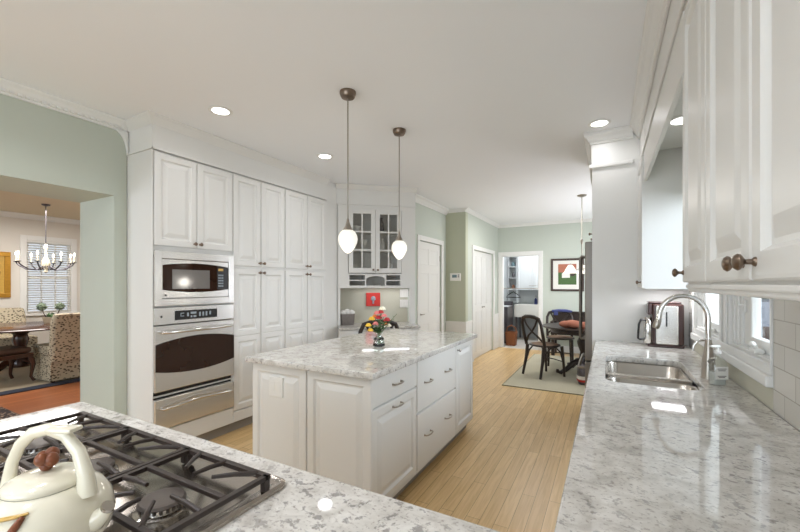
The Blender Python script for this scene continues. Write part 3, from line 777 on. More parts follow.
# basket
t = thing('basket', 'grey wicker basket of white cloths on the hutch desk at left', 'basket', at_h(.10, .10, .8555), HA)
b = B(); L = []
def rrect(x0, x1, y0, y1, r, n=5):
    out = []
    for cx, cy, a0 in ((x1-r, y1-r, 0), (x0+r, y1-r, 90), (x0+r, y0+r, 180), (x1-r, y0+r, 270)):
        for i in range(n+1):
            a = R(a0 + 90*i/n); out.append((cx+r*cos(a), cy+r*sin(a)))
    return out
def loft(b, loops, cap0=True, cap1=True):
    rows = [[b.v(p) for p in lp] for lp in loops]
    for a, c in zip(rows, rows[1:]):
        n = len(a)
        for k in range(n): b.bm.faces.new((a[k], a[(k+1) % n], c[(k+1) % n], c[k]))
    if cap0: b.bm.faces.new(rows[0][::-1])
    if cap1: b.bm.faces.new(rows[-1])
    return b
def rl(x0, x1, y0, y1, r, z): return [(x, y, z) for x, y in rrect(x0, x1, y0, y1, r)]
loft(b, [rl(-.085, .085, -.06, .06, .03, 0), rl(-.095, .095, -.07, .07, .03, .13), rl(-.098, .098, -.073, .073, .03, .145), rl(-.085, .085, -.06, .06, .03, .145), rl(-.08, .08, -.055, .055, .03, .06)])
obj('basket_body', b, 'wicker', t, 40)
b = B()
for i in range(3): b.ball((-.05+.05*i, .0, .155+.010*(i % 2)), .050, (1, .9, .85), 12, 8)
tag(obj('folded_cloth', b, 'cloth', smooth=60, loc=at_h(.10, .10, .8575), rot=HA), 'white bunched cloth heaped in the grey basket', 'cloth')
# red square wall art and two white switch plates
t = thing('wall_plaque', 'small red square plaque with silver emblem on the beige nook wall', 'wall art', at_h(.48, .345, 1.18), HA)
obj('plaque_board', B().box(-.10, .10, -.035, -.001, -.095, .095, .006), 'red', t)
b = B().lathe([(0, 0), (.03, 0), (.034, .004), (.026, .008), (0, .01)], (0, -.035, .015), 14, '-y', ).box(-.012, .012, -.041, -.035, -.06, -.01, .002).box(-.035, .035, -.040, -.035, -.005, .008, .002)
obj('relief_emblem', b, 'artgrey', t)
for z, lb, n in ((1.265, 'upper of the two white switch plates on the beige nook wall', 3), (1.115, 'lower of the two white plates on the beige nook wall', 2)):
    t = thing('switch_plate', lb, 'switch', at_h(.945-.0, .345, z), HA, 'plates on the nook wall')
    obj('plate', B().box(-.075, .07, -.008, -.001, -.058, .058, .003), 'plate', t)
    for i in range(n): obj('rocker', B().box(-.055+i*.04, -.028+i*.04, -.011, -.007, -.03, .03, .002), 'plate', t)

# ------------------------------------------------------------------ KITCHEN ISLAND
IX0, IX1, IY0, IY1 = -2.09, -1.14, 1.755, 3.555
# right hand row, faces +X : local x along +Y, y into the island
def isl(y0, y1, name, label, s0=.0015):
    t = thing(name, label, 'cabinet', (IX1, y0, 0), R(90), 'island cabinets facing the oak floor'); W = y1 - y0
    obj('cabinet_body', B().box(s0, W-.0015, .02, .46, .10, .878), 'white', t)
    obj('toe_kick', B().box(.0015, W-.0015, .07, .45, 0, .10), 'toekick', t)
    obj('base_moulding', B().box(.0015, W-.0015, .004, .02, .098, .112, .003), 'white', t)
    return t, W
t, W = isl(IY0, 2.328, 'island_cabinet', 'island base cabinet with one drawer over a door at the corner nearest the camera', .0205)
dr = front(t, 'drawer', .008, W-.006, .705, .872, FLAT); pull(dr, W/2, .79)
dr = front(t, 'door', .008, W-.006, .115, .692); pull(dr, W/2, .655)
obj('end_panel', B(Matrix.Translation((0, .470, 0)) @ Matrix.Rotation(R(-90), 4, 'Z')).rings(.002, .468, .10, .876, RAISED), 'white', t)
t, W = isl(2.329, 3.082, 'island_cabinet', 'island base cabinet with two deep drawers in the middle of the row')
for za, zb, zh in ((.515, .872, .70), (.115, .500, .325)):
    dr = front(t, 'drawer', .006, W-.006, za, zb, FLAT)
    pull(dr, W*.22, zh); pull(dr, W*.73, zh)
t, W = isl(3.083, IY1, 'island_cabinet', 'narrow single-door island base cabinet at the end nearest the white closet doors')
dr = front(t, 'door', .006, W-.006, .115, .872); knob(dr, .04, .825, 'nickel')
# back row, with the panelled end facing the camera
t = thing('island_cabinet', 'back half of the island with the panelled white end facing the cooktop', 'cabinet', (IX0, IY0, 0), 0)
obj('cabinet_body', B().box(0, .487, .02, IY1-IY0, .10, .878), 'white', t)
obj('toe_kick', B().box(.06, .487, .06, IY1-IY0-.01, 0, .10), 'toekick', t)
p = front(t, 'end_panel', .0, .474, .10, .876)
b = B().box(.165, .285, -.006, .004, .675, .80, .002)
op = obj('outlet_plate', b, 'plate', p)
for x in (.197, .253): obj('outlet', B().box(x-.018, x+.018, -.008, -.005, .705, .77, .002), 'plate', op)
# worktops
def slab2d(name, outline, holes, z0, z1, m, bev=.004):
    cu = bpy.data.curves.new(name, 'CURVE'); cu.dimensions = '2D'; cu.fill_mode = 'BOTH'
    for pts in [outline] + holes:
        sp = cu.splines.new('POLY'); sp.points.add(len(pts)-1)
        for q, p in zip(sp.points, pts): q.co = (p[0], p[1], 0, 1)
        sp.use_cyclic_u = True
    cu.extrude = (z1-z0)/2 - bev; cu.bevel_depth = bev; cu.bevel_resolution = 2; cu.offset = -bev
    o = bpy.data.objects.new('tmpc', cu); COL.objects.link(o)
    bpy.context.view_layer.update()
    me = bpy.data.meshes.new_from_object(o.evaluated_get(bpy.context.evaluated_depsgraph_get()))
    bpy.data.objects.remove(o); me.name = name
    me.transform(Matrix.Translation((0, 0, (z0+z1)/2)))
    me.materials.clear(); me.materials.append(M[m])
    r = bpy.data.objects.new(name, me); COL.objects.link(r); return r
tag(slab2d('island_countertop', rrect(-2.127, -1.105, 1.72, 3.587, .012, 3), [], .879, CT, 'granite'), 'grey-white granite countertop on the island under the flower vase', 'countertop')
XC = -.092
hole = rrect(-.010, .395, 2.15, 2.93, .07, 6)
XE, YB, YF = -1.897, .743, .09
outl = [(XE, YF), (XC, YF), (XC, -1.2), (RX-.0105, -1.2), (RX-.0105, 3.688), (XC, 3.688), (XC, YB), (XE, YB)]
tag(slab2d('kitchen_countertop', outl, [hole], .879, CT, 'granite'), 'L-shaped speckled granite countertop holding the sink and the cooktop', 'countertop')

# base cabinets under the L-shaped worktop
def base_run(label, loc, rot, W, D, n, name='base_cabinet', top=.878, sinkcut=False):
    t = thing(name, label, 'cabinet', loc, rot)
    if sinkcut:
        b = B().box(.001, W-.001, .02, .045, .10, top).box(.001, .02, .045, D, .10, top).box(W-.02, W-.001, .045, D, .10, top).box(.02, W-.02, .045, D, .10, .15).box(.02, W-.02, D-.02, D, .15, top)
    else: b = B().box(.001, W-.001, .02, D, .10, top)
    obj('cabinet_body', b, 'white', t)
    obj('toe_kick', B().box(.001, W-.001, .08, D-.02, 0, .10), 'toekick', t)
    for i in range(n):
        x0 = .006 + i*(W-.006)/n; x1 = x0 + (W-.006)/n - .006
        df = front(t, 'drawer', x0, x1, .72, .87, FLAT); pull(df, (x0+x1)/2, .795)
        dr = front(t, 'door', x0, x1, .115, .705, RAISED_S); knob(dr, x1-.03 if i % 2 == 0 else x0+.03, .65, 'nickel')
    return t
base_run('base cabinet under the right countertop, next to the tall refrigerator panel', (XC+.035, 3.685, 0), R(-90), .68, .59, 2)
base_run('sink base cabinet under the stainless sink', (XC+.035, 3.003, 0), R(-90), .90, .59, 2, sinkcut=True)
base_run('base cabinet under the right countertop between sink and peninsula', (XC+.035, 2.10, 0), R(-90), 1.30, .59, 3)
base_run('peninsula base cabinet under the cooktop, facing the island', (-.10, YB-.03, 0), R(180), 1.76, .56, 3)
base_run('base cabinet under the near end of the right countertop', (XC+.035, .795, 0), R(-90), 1.98, .59, 4)

# ------------------------------------------------------------------ SINK AND FAUCETS
t = thing('sink', 'double-bowl undermount stainless sink set in the right countertop', 'sink', (0, 0, 0))
def basin(x0, x1, y0, y1, zt, depth, fl):
    b = B()
    def rr(i, r, z): return rl(x0+i, x1-i, y0+i, y1-i, r, z)
    loops = [rl(x0-fl, x1+fl, y0-fl, y1+fl, .06+fl, zt-.012), rl(x0-fl, x1+fl, y0-fl, y1+fl, .06+fl, zt), rr(0, .06, zt), rr(.004, .058, zt-.006), rr(.012, .055, zt-depth+.03), rr(.03, .05, zt-depth+.006), rr(.06, .04, zt-depth), rr(.12 if (x1-x0 > .3 and y1-y0 > .3) else .08, .01, zt-depth-.003)]
    loft(b, loops, False, True); return b
obj('bowl', basin(.0, .385, 2.462, 2.92, .8775, .20, .012), 'steels', t, 50)
obj('bowl', basin(.0, .385, 2.16, 2.432, .8775, .17, .012), 'steels', t, 50)
obj('divider', B().box(.0, .385, 2.432, 2.462, .84, .896, .006), 'steels', t)
for y, z in ((2.69, .676), (2.296, .706)): obj('drain', B().lathe([(0, 0), (.042, 0), (.04, .004), (.03, .002), (0, .002)], (.19, y, z), 20), 'chrome', t, 40)
FB = (.452, 2.46)
t = thing('kitchen_faucet', 'tall brushed gooseneck faucet standing behind the sink', 'faucet', (FB[0], FB[1], CT+.0005))
b = B().lathe([(0, 0), (.032, 0), (.032, .004), (.029, .01), (.028, .07), (.026, .10), (.0175, .15), (.0145, .19), (.0135, .20), (0, .20)], (0, 0, 0), 20)
obj('base', b, 'nickel', t, 40)
pts = [(0, 0, .19), (-.001, 0, .27)]
for i in range(15):
    a = pi*i/14; pts.append((-.105+.104*cos(a)-.0, 0, .305+.115*sin(a)))
pts += [(-.213, 0, .288)]
obj('gooseneck', B().tube(pts, .0125, 14), 'chrome', t, 50)
obj('spray_head', B().tube([(-.2125, 0, .292), (-.216, 0, .278), (-.222, 0, .255), (-.226, 0, .243)], [.014, .017, .018, .015], 14), 'nickel', t, 50)
obj('lever', B().tube([(.0, -.027, .09), (.0, -.05, .10), (.01, -.085, .118)], [.009, .007, .006], 10), 'nickel', t, 50)
t = thing('water_tap', 'small slim gooseneck water tap beside the tall faucet', 'faucet', (.487, 2.53, CT+.0005))
obj('base', B().lathe([(0, 0), (.02, 0), (.019, .006), (.011, .014), (.010, .05), (0, .05)], (0, 0, 0), 16), 'chrome', t, 40)
pts = [(0, 0, .05), (0, 0, .13)] + [(-.043+.043*cos(pi*i/12), 0, .135+.05*sin(pi*i/12)) for i in range(12)] + [(-.087, 0, .125)]
obj('gooseneck', B().tube(pts, .006, 10), 'chrome', t, 50)
# soap bottle
t = thing('soap_bottle', 'clear pump bottle with white label in front of the faucet', 'bottle', (.462, 2.325, CT+.0005), R(28))
b = B(); loft(b, [rl(-.031, .031, -.021, .021, .014, 0), rl(-.034, .034, -.024, .024, .014, .006), rl(-.034, .034, -.024, .024, .014, .105), rl(-.026, .026, -.018, .018, .014, .125), rl(-.013, .013, -.013, .013, .012, .137), rl(-.013, .013, -.013, .013, .012, .148)])
obj('bottle_body', b, 'sglass', t, 40)
b = B(); loft(b, [rl(-.029, .029, -.019, .019, .012, .003), rl(-.031, .031, -.021, .021, .012, .06), rl(-.031, .031, -.021, .021, .012, .062)])
obj('soap', b, 'soap', t, 40)
obj('label_band', B().box(-.030, .030, -.0255, -.0245, .03, .09), 'plate', t, label='white paper label with grey lines')
b = B()
for z, w_ in ((.078, .042), (.070, .034), (.044, .04), (.038, .03)): b.box(-w_/2, w_/2, -.0262, -.0255, z, z+.003)
obj('label_print', b, 'burner', t)
b = B().lathe([(0, 0), (.015, 0), (.015, .012), (.006, .016), (.005, .032), (0, .032)], (0, 0, .149), 16).box(-.035, .012, -.006, .006, .178, .188, .003)
obj('pump', b, 'plate', t)

# coffee maker by the tall panel
t = thing('coffee_maker', 'dark red and steel coffee maker with black carafe handle beside the tall white panel', 'coffee maker', (.385, 3.565, CT+.0005))
b = B().box(-.115, .115, -.085, .085, 0, .022, .006).box(-.085, .115, -.085, .085, .022, .33, .012)
obj('housing', b, 'maroon', t)
pl = obj('side_panel', B().box(-.062, .078, -.092, -.084, .026, .318, .008), 'steel', t)
obj('water_gauge', B().box(.0, .01, -.0945, -.0915, .16, .27, .002), 'black', pl)
obj('lid', B().box(-.11, .10, -.075, .075, .331, .346, .006), 'maroon', t)
cf = obj('carafe', B().lathe([(0, 0), (.03, 0), (.034, .02), (.032, .14), (.026, .18), (.022, .185), (.026, .2), (0, .2)], (-.108, -.045, .024), 18), 'chrome', t, 40)
b = B().tube([(-.128, -.06, .20), (-.158, -.075, .205), (-.172, -.082, .17), (-.178, -.085, .06), (-.165, -.08, .052), (-.135, -.065, .058)], .008, 8)
obj('carafe_handle', b, 'black', cf, 50)
obj('brew_head', B().box(-.112, -.087, -.08, .08, .245, .33, .006), 'maroon', t)

# ------------------------------------------------------------------ UPPER CABINETS, RIGHT WALL
UF = .23
def upper(y1, y0, doors, label, xf=UF, zb=1.412, zt=2.36, dz0=1.402, rail=True, kz=1.436):
    """facing -X, spans y0<y1; doors: list of (ya,yb,knob_side) from far to near"""
    t = thing('wall_cabinet', label, 'cabinet', (xf, y1, 0), R(-90))
    W = y1 - y0; D = RX - xf - .0105
    obj('cabinet_body', B().box(.0015, W-.0015, .022, D, zb, zt), 'white', t)
    for (ya, yb, ks) in doors:
        xa, xb = y1-yb, y1-ya
        dr = front(t, 'door', xa+.002, xb-.002, dz0, zt-.03)
        knob(dr, xa+.03 if ks == 'far' else xb-.035, kz)
    if rail:
        b = B().box(.0015, W-.0015, .016, .04, zb-.042, zb-.0005, .006).box(.0015, W-.0015, .010, .034, zb-.030, zb-.016, .004)
        obj('light_rail', b, 'white', t)
    return t
upper(1.650, 1.290, [(1.290, 1.650, 'far')], 'single-door white wall cabinet at right, just right of the sink window gap')
upper(1.289, .560, [(.925, 1.289, 'near'), (.560, .922, 'far')], 'double-door white wall cabinet at the right edge with a pair of knobs')
upper(.559, -.20, [(.180, .559, 'near'), (-.2, .177, 'far')], 'double-door white wall cabinet beside the camera at far right')
upper(3.686, 3.270, [(3.270, 3.686, 'near')], 'narrow white wall cabinet over the coffee maker beside the tall panel', xf=.215, zb=1.362, zt=2.36, dz0=1.368, rail=False, kz=1.41)
# sink soffit, valance, frieze, crown
b = B().box(.255, RX-.0105, 1.652, 3.268, 2.352, H-.002)
struct('trim_19', b, 'white')
tag(obj('window_valance', B().box(.232, .254, 1.652, 3.268, 2.145, 2.36, .003), 'white'), 'long white valance board across the gap above the sink window', 'valance')
struct('trim_20', B().box(.234, RX-.0105, -1.2, 1.651, 2.361, H-.002).box(.234, RX-.0105, 3.269, 3.686, 2.361, H-.002).box(.236, .254, 1.652, 3.268, 2.361, H-.002)
       .box(.222, .233, -1.2, 3.686, 2.362, 2.378, .003), 'white')
crown('trim_21', (.234, -1.2), (.234, 3.686), (-1, 0), [(0, .001), (.075, .001), (.075, .014), (.062, .022), (.05, .045), (.032, .07), (.022, .09), (.012, .094), (.012, .11), (0, .11)], m='white')
area('undercabinet_light', (.40, 3.45, 1.352), (0, 0, 0), .2, .12, 1.1, WARM)

# ------------------------------------------------------------------ TALL REFRIGERATOR PANEL, FRIDGE
FX = -.118
t = thing('refrigerator_surround', 'tall white refrigerator side panel at the end of the right countertop', 'cabinet', (0, 0, 0))
obj('side_panel', B().box(FX, RX-.0015, 3.69, 3.712, 0, 2.4285), 'white', t)
obj('far_panel', B().box(FX, RX-.0015, 4.66, 4.682, 0, 2.395), 'white', t)
obj('top_cabinet', B().box(FX+.02, RX-.0015, 3.7125, 4.6595, 1.80, 2.395), 'white', t)
for i in range(2):
    dr = obj('door', B(Matrix.Translation((FX, 4.655-.47*i, 0)) @ Matrix.Rotation(R(-90), 4, 'Z')).rings(0, .467, 1.805, 2.39, RAISED, -.0), 'white', t)
    b = B(Matrix.Translation((FX, 4.655, 0)) @ Matrix.Rotation(R(-90), 4, 'Z'))
    x = .45 if i == 0 else .90
    b.lathe([(0, 0), (.008, 0), (.005, .006), (.005, .014), (.014, .021), (.015, .025), (0, .033)], (x, 0, 1.84), 14, '-y')
    obj('knob', b, 'bronze', dr, 40)
obj('moulding', B().box(FX-.025, .186, 3.667, 3.712, 2.396, 2.428, .006).box(FX-.025, FX, 3.712, 4.69, 2.396, 2.428, .006), 'white', t)
struct('trim_22', B().box(FX-.006, RX-.0015, 3.688, 4.70, 2.429, H-.002), 'white')
crown_path('trim_23', [(FX-.0065, 4.70), (FX-.0065, 3.6875), (.185, 3.6875)], [(0, .001), (.06, .001), (.06, .016), (.052, .022), (.050, .034), (.03, .055), (.022, .075), (.012, .079), (.012, .095), (0, .098)], 'white')
t = thing('refrigerator', 'steel refrigerator seen edge-on behind the tall white panel', 'refrigerator', (0, 0, 0))
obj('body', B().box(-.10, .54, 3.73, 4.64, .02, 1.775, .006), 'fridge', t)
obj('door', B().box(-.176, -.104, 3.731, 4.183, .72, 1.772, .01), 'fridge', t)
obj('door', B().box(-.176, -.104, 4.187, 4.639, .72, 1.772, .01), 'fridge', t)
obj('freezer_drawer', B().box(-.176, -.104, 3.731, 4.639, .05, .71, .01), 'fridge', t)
for y in (4.13, 4.24): obj('handle', B().tube([(-.176, y, 1.66), (-.225, y, 1.67), (-.236, y, 1.65), (-.236, y, .88), (-.225, y, .86), (-.176, y, .87)], .013, 10), 'fridge', t, 50)
obj('handle', B().tube([(-.176, 3.82, .64), (-.23, 3.82, .64), (-.236, 3.85, .64), (-.236, 4.5, .64), (-.23, 4.55, .64), (-.176, 4.55, .64)], .013, 10), 'fridge', t, 50)
obj('foot', B().box(-.08, .5, 3.75, 4.62, 0, .02), 'black', t)

# ------------------------------------------------------------------ COOKTOP
KX1, KX0, KY0, KY1 = -.669, -1.583, .152, .675
ZC = CT + .0005
t = thing('cooktop', 'stainless gas cooktop with black cast iron grates on the near countertop', 'cooktop', (0, 0, ZC))
b = B(); loft(b, [rl(KX0, KX1, KY0, KY1, .03, 0), rl(KX0, KX1, KY0, KY1, .03, .007), rl(KX0+.006, KX1-.006, KY0+.006, KY1-.006, .028, .012), rl(KX0+.022, KX1-.022, KY0+.022, KY1-.022, .022, .010), rl(KX0+.032, KX1-.032, KY0+.032, KY1-.032, .02, .005)])
obj('pan', b, 'pansteel', t, 40)
GW = .296
for k in range(3):
    gx1 = KX1 - .008 - k*(GW+.005); gx0 = gx1 - GW; gy0, gy1 = .185, .613; zg = .036
    bw = .0055; b = B()
    def bar(x0, y0, x1, y1, za=zg, zb=zg+.010, w_=bw, b=b):
        d = Vector((x1-x0, y1-y0)); n_ = Vector((-d.y, d.x)).normalized()*w_
        b.slab([(x0-n_.x, y0-n_.y), (x1-n_.x, y1-n_.y), (x1+n_.x, y1+n_.y), (x0+n_.x, y0+n_.y)][::1], za, zb)
    ym = (gy0+gy1)/2; xm = (gx0+gx1)/2
    bar(gx0, gy0, gx1, gy0, w_=.007); bar(gx0, gy1, gx1, gy1, w_=.007); bar(gx0+.006, gy0, gx0+.006, gy1, w_=.006); bar(gx1-.006, gy0, gx1-.006, gy1, w_=.006)
    for yb_ in (.508, .372): b.box(gx0+.012, gx1-.012, yb_-.006, yb_+.006, zg, zg+.011, .002)
    def fing(x0, y0, x1, y1, b=b): b.tube([(x0, y0, zg+.006), ((x0+x1)/2, (y0+y1)/2, zg+.012), (x1, y1, zg+.013)], [.0062, .0056, .0045], 8)
    for dx, ex, ey in ((.115, .048, .542), (0, 0, .530), (-.10, -.044, .540)): fing(xm+dx, gy1, xm+ex, ey)
    for dx, ex, ey in ((.09, .035, .425), (-.09, -.035, .425), (0, 0, .418)): fing(xm+dx, .372, xm+ex, ey)
    fing(gx0+.01, .455, xm-.045, .455); fing(gx1-.01, .455, xm+.045, .455)
    for dx, ex, ey in ((.1, .045, .23), (0, 0, .22), (-.1, -.045, .23)): fing(xm+dx, gy0, xm+ex, ey)
    fing(xm, .372, xm, .325); fing(gx0+.01, .275, xm-.045, .275); fing(gx1-.01, .275, xm+.045, .275)
    for x in (gx0+.006, gx1-.006):
        for y in (gy0+.004, gy1-.004): b.box(x-.007, x+.007, y-.007, y+.007, .009, zg)
    obj('grate', b, 'iron', t)
    for cy in (.462, .275):
        bu = obj('burner', B().lathe([(0, .005), (.052, .005), (.052, .009), (.042, .012), (.040, .022), (0, .022)], (xm, cy, 0), 26), 'steels', t, 40)
        cb = B().lathe([(.0, .022), (.043, .022), (.045, .025), (.041, .030), (.034, .031), (0, .032)], (xm, cy, 0), 26)
        for j in range(22):
            a = 2*pi*j/22; cb.box(xm+.041*cos(a)-.0025, xm+.041*cos(a)+.0025, cy+.041*sin(a)-.0025, cy+.041*sin(a)+.0025, .015, .0225)
        obj('burner_cap', cb, 'burner', bu)
# ------------------------------------------------------------------ KETTLE
t = thing('kettle', 'cream enamel kettle with arched handle and brown lid knob on the cooktop', 'kettle', (-.790, .262, ZC+.0505), R(24))
t.scale = (.84, .84, .95)
b = B().lathe([(0, 0), (.070, 0), (.080, .004), (.100, .03), (.106, .055), (.100, .082), (.086, .103), (.070, .114), (.064, .117), (.060, .112), (0, .10)], (0, 0, 0), 40)
obj('body', b, 'enamel', t, 50)
ld = obj('lid', B().lathe([(.0635, .1175), (.0645, .122), (.061, .127), (.045, .134), (.02, .138), (0, .139)], (0, 0, 0), 36), 'enamel', t, 50)
b = B()
b.ball((0, 0, .147), .011, (1, 1, .9)); b.ball((.010, .0, .157), .012); b.ball((-.010, .004, .158), .012); b.ball((0, -.010, .160), .011); b.ball((0, .010, .162), .012)
obj('lid_knob', b, 'brown', ld, 60)
pts = [(.083, 0, .100), (.080, 0, .135), (.066, 0, .172), (.040, 0, .198), (.005, 0, .208), (-.030, 0, .200), (-.055, 0, .180), (-.072, 0, .150), (-.079, 0, .118), (-.082, 0, .098)]
hd = obj('handle', B().tube(pts, [.015, .012, .010, .009, .0085, .0085, .0085, .0085, .010, .013], 14, flat=1.25), 'enamel', t, 60)
obj('thumb_rest', B().box(.010, .062, -.015, .015, .205, .213, .0035), 'enamel', hd, 40)
obj('handle_accent', B().box(.078, .094, -.006, .006, .098, .14, .003), 'gold', hd)
b = B().tube([(.080, 0, .055), (.105, 0, .060), (.118, 0, .071), (.124, 0, .080)], [.024, .017, .012, .0105], 14)
sp = obj('spout', b, 'enamel', t, 50)
obj('spout_rim', B().tube([(.1235, 0, .079), (.1265, 0, .084)], [.0114, .0114], 14), 'steels', sp)
b = B()
def onbody(a, z, lift=.002):
    r = .100 + (z-.082)/.021*(-.014) if z > .082 else .106 - (z-.055)/.027*.006
    return ((r+lift)*cos(R(a)), (r+lift)*sin(R(a)), z)
b.tube([onbody(-74, .062), onbody(-71, .080), onbody(-66, .093), onbody(-62, .103)], [.005, .006, .006, .004], 8)
br = obj('painted_branch', b, 'brown', t, 50)
obj('gold_leaf', B().tube([onbody(-98, .100), onbody(-84, .102), onbody(-70, .104), onbody(-58, .106)], [.003, .005, .005, .003], 8, flat=.6), 'gold', br, 50)

# ------------------------------------------------------------------ VASE AND FLOWERS
VX, VY, VZ = -1.555, 2.50, CT+.0008
t = thing('vase', 'small clear vase with black bands on the island', 'vase', (VX, VY, VZ))
b = B().lathe([(0, 0), (.040, 0), (.044, .006), (.046, .03), (.040, .055), (.026, .078), (.024, .092), (.034, .108), (.031, .108), (.021, .092), (.023, .078), (.036, .055), (.042, .03), (.038, .010), (0, .008)], (0, 0, 0), 28)
obj('vase_body', b, 'vglass', t, 50)
obj('base_band', B().lathe([(.0445, .004), (.0475, .006), (.048, .014), (.0465, .018)], (0, 0, 0), 28), 'black', t)
obj('upper_band', B().lathe([(.0385, .052), (.043, .054), (.037, .066), (.034, .066)], (0, 0, 0), 28), 'black', t)
obj('water', B().lathe([(0, .011), (.036, .012), (.040, .03), (.034, .052), (0, .052)], (0, 0, 0), 24), 'water', t)
rnd = random.Random(3)
flowers = [(-.105, .155, 'yel', 'yellow flower'), (-.075, .205, 'yel', 'yellow flower'), (-.085, .115, 'yel', 'yellow flower'), (-.045, .225, 'oran', 'orange flower'),
           (-.02, .255, 'pink', 'pink flower'), (.02, .262, 'redf', 'crimson flower'), (.055, .235, 'pink', 'pink flower'), (.0, .215, 'redf', 'crimson flower'),
           (.085, .20, 'redf', 'crimson flower'), (.06, .16, 'oran', 'orange flower'), (.10, .145, 'whitef', 'cream flower'), (-.035, .165, 'pink', 'pink flower'), (.035, .29, 'whitef', 'cream flower')]
place = {0: 'lowest but one at the left of the bouquet', 1: 'highest of the yellow ones at upper left of the bouquet', 2: 'lowest at the left just above the vase', 3: 'at upper left of the bouquet above the yellow ones',
         4: 'near the top centre of the bouquet', 5: 'at the very top of the red ones', 6: 'at upper right of the bouquet', 7: 'in the middle of the bouquet', 8: 'at the right edge of the bouquet',
         9: 'at lower right of the bouquet', 10: 'lowest at the right of the bouquet', 11: 'low in the middle of the bouquet', 12: 'topmost of the whole bouquet'}
for i, (dx, dz, m, nm) in enumerate(flowers):
    # screen-right direction is (.877,.48)
    dep = rnd.uniform(-.05, .05); dx *= .74; dz = .085 + (dz-.085)*.92
    ox, oy = dx*.877 - dep*.48, dx*.48 + dep*.877
    t = thing('flower', 'small %s %s' % (nm, place[i]), 'flower', (VX, VY, VZ+.012), 0, 'cut flowers in the island vase')
    k = rnd.uniform(-.008, .008), rnd.uniform(-.008, .008)
    st = [(k[0], k[1], .004), (k[0]*.6+ox*.06, k[1]*.6+oy*.06, .085), (ox*.55, oy*.55, .085+(dz-.085)*.62), (ox, oy, dz)]
    obj('stem', B().tube(st, .0022, 6), 'stemg', t, 60)
    b = B(); rr_ = rnd.uniform(.020, .027)
    for ring, (np_, rad, up) in enumerate(((8, 1.0, .0), (6, .62, .35), (4, .28, .55))):
        for j in range(np_):
            a = 2*pi*j/np_ + ring*.4; c_ = Vector((ox+rr_*rad*cos(a)*.6, oy+rr_*rad*sin(a)*.6, dz+rr_*up))
            b.ball(tuple(c_), rr_*.48, (1, 1, .55), 8, 5)
    bl = obj('blossom', b, m, t, 60)
for i, (dx, dz, lb) in enumerate([(-.06, .15, 'green leaf spray at left of the bouquet'), (.0, .13, 'green leaf spray at the centre of the bouquet just above the vase'), (.05, .18, 'green leaf spray at right of the bouquet'), (.14, .24, 'thin green sprig reaching out to the upper right of the bouquet')]):
    t = thing('leaf_sprig', lb, 'leaf', (VX, VY, VZ+.012), 0, 'greenery in the island vase')
    ox, oy = dx*.877+.02*.48, dx*.48-.02*.877
    obj('stem', B().tube([(0, 0, .004), (ox*.1, oy*.1, .085), (ox*.6, oy*.6, .085+(dz-.085)*.6), (ox, oy, dz)], .0018, 6), 'stemg', t, 60)
    b = B(); n = 22 if i < 3 else 5
    for j in range(n):
        u = .35+.65*j/n; p = Vector((ox*u, oy*u, .06+(dz-.06)*u)); a = j*2.4
        d = Vector((cos(a), sin(a), .5)).normalized()*(.045 if i < 3 else .022); q = Vector((-sin(a), cos(a), 0))*.011
        b.bm.faces.new([b.v(x) for x in (p, p+d*.5+q, p+d, p+d*.5-q)])
    obj('leaves', b, 'leaf', t)

# ------------------------------------------------------------------ PENDANTS AND RECESSED LIGHTS
def pendant(x, y, label):
    t = thing('pendant_light', label, 'pendant lamp', (x, y, 0), 0, 'pendants over the island')
    obj('canopy', B().lathe([(0, H-.0005), (.055, H-.0005), (.056, H-.012), (.05, H-.030), (.044, H-.04), (.012, H-.045), (0, H-.046)], (0, 0, 0), 28), 'bronze', t, 40)
    obj('rod', B().lathe([(0, H-.04), (.0045, H-.04), (.0045, 1.83), (0, 1.83)], (0, 0, 0), 10), 'nickel', t, 50)
    obj('socket_cap', B().lathe([(0, 1.845), (.007, 1.84), (.010, 1.82), (.02, 1.79), (.034, 1.765), (.036, 1.758), (0, 1.758)], (0, 0, 0), 22), 'nickel', t, 50)
    obj('glass_shade', B().lathe([(.034, 1.762), (.052, 1.745), (.063, 1.722), (.066, 1.700), (.060, 1.672), (.045, 1.642), (.025, 1.616), (.010, 1.607), (0, 1.604)], (0, 0, 0), 30), 'pend', t, 60)
    l = bpy.data.lights.new('pendant_bulb', 'POINT'); l.energy = 1.6; l.color = (1, .94, .84); l.shadow_soft_size = .05
    o = bpy.data.objects.new('pendant_bulb', l); COL.objects.link(o); o.location = (x, y, 1.42)
    return t
pendant(-1.545, 2.087, 'nearer of the two glass pendant lamps over the island')
pendant(-1.545, 2.81, 'farther of the two glass pendant lamps over the island')
def can(x, y, z, label):
    t = thing('recessed_light', label, 'ceiling light', (x, y, z), 0, 'recessed ceiling lights')
    obj('trim_ring', B().lathe([(.062, -.001), (.085, -.001), (.085, -.005), (.066, -.009), (.060, -.006)], (0, 0, 0), 32), 'trim', t, 40)
    obj('lens', B().lathe([(0, -.002), (.0615, -.002), (.0615, -.005), (0, -.006)], (0, 0, 0), 28), 'glow', t)
can(CANS[0][0], CANS[0][1], H, 'recessed ceiling light above the oven cabinet, leftmost in view')
can(CANS[1][0], CANS[1][1], H, 'recessed ceiling light near the far end of the pantry wall')
can(CANS[2][0], CANS[2][1], H, 'recessed ceiling light in front of the tall refrigerator panel')
can(.385, 2.72, 2.352, 'recessed light in the soffit above the sink')

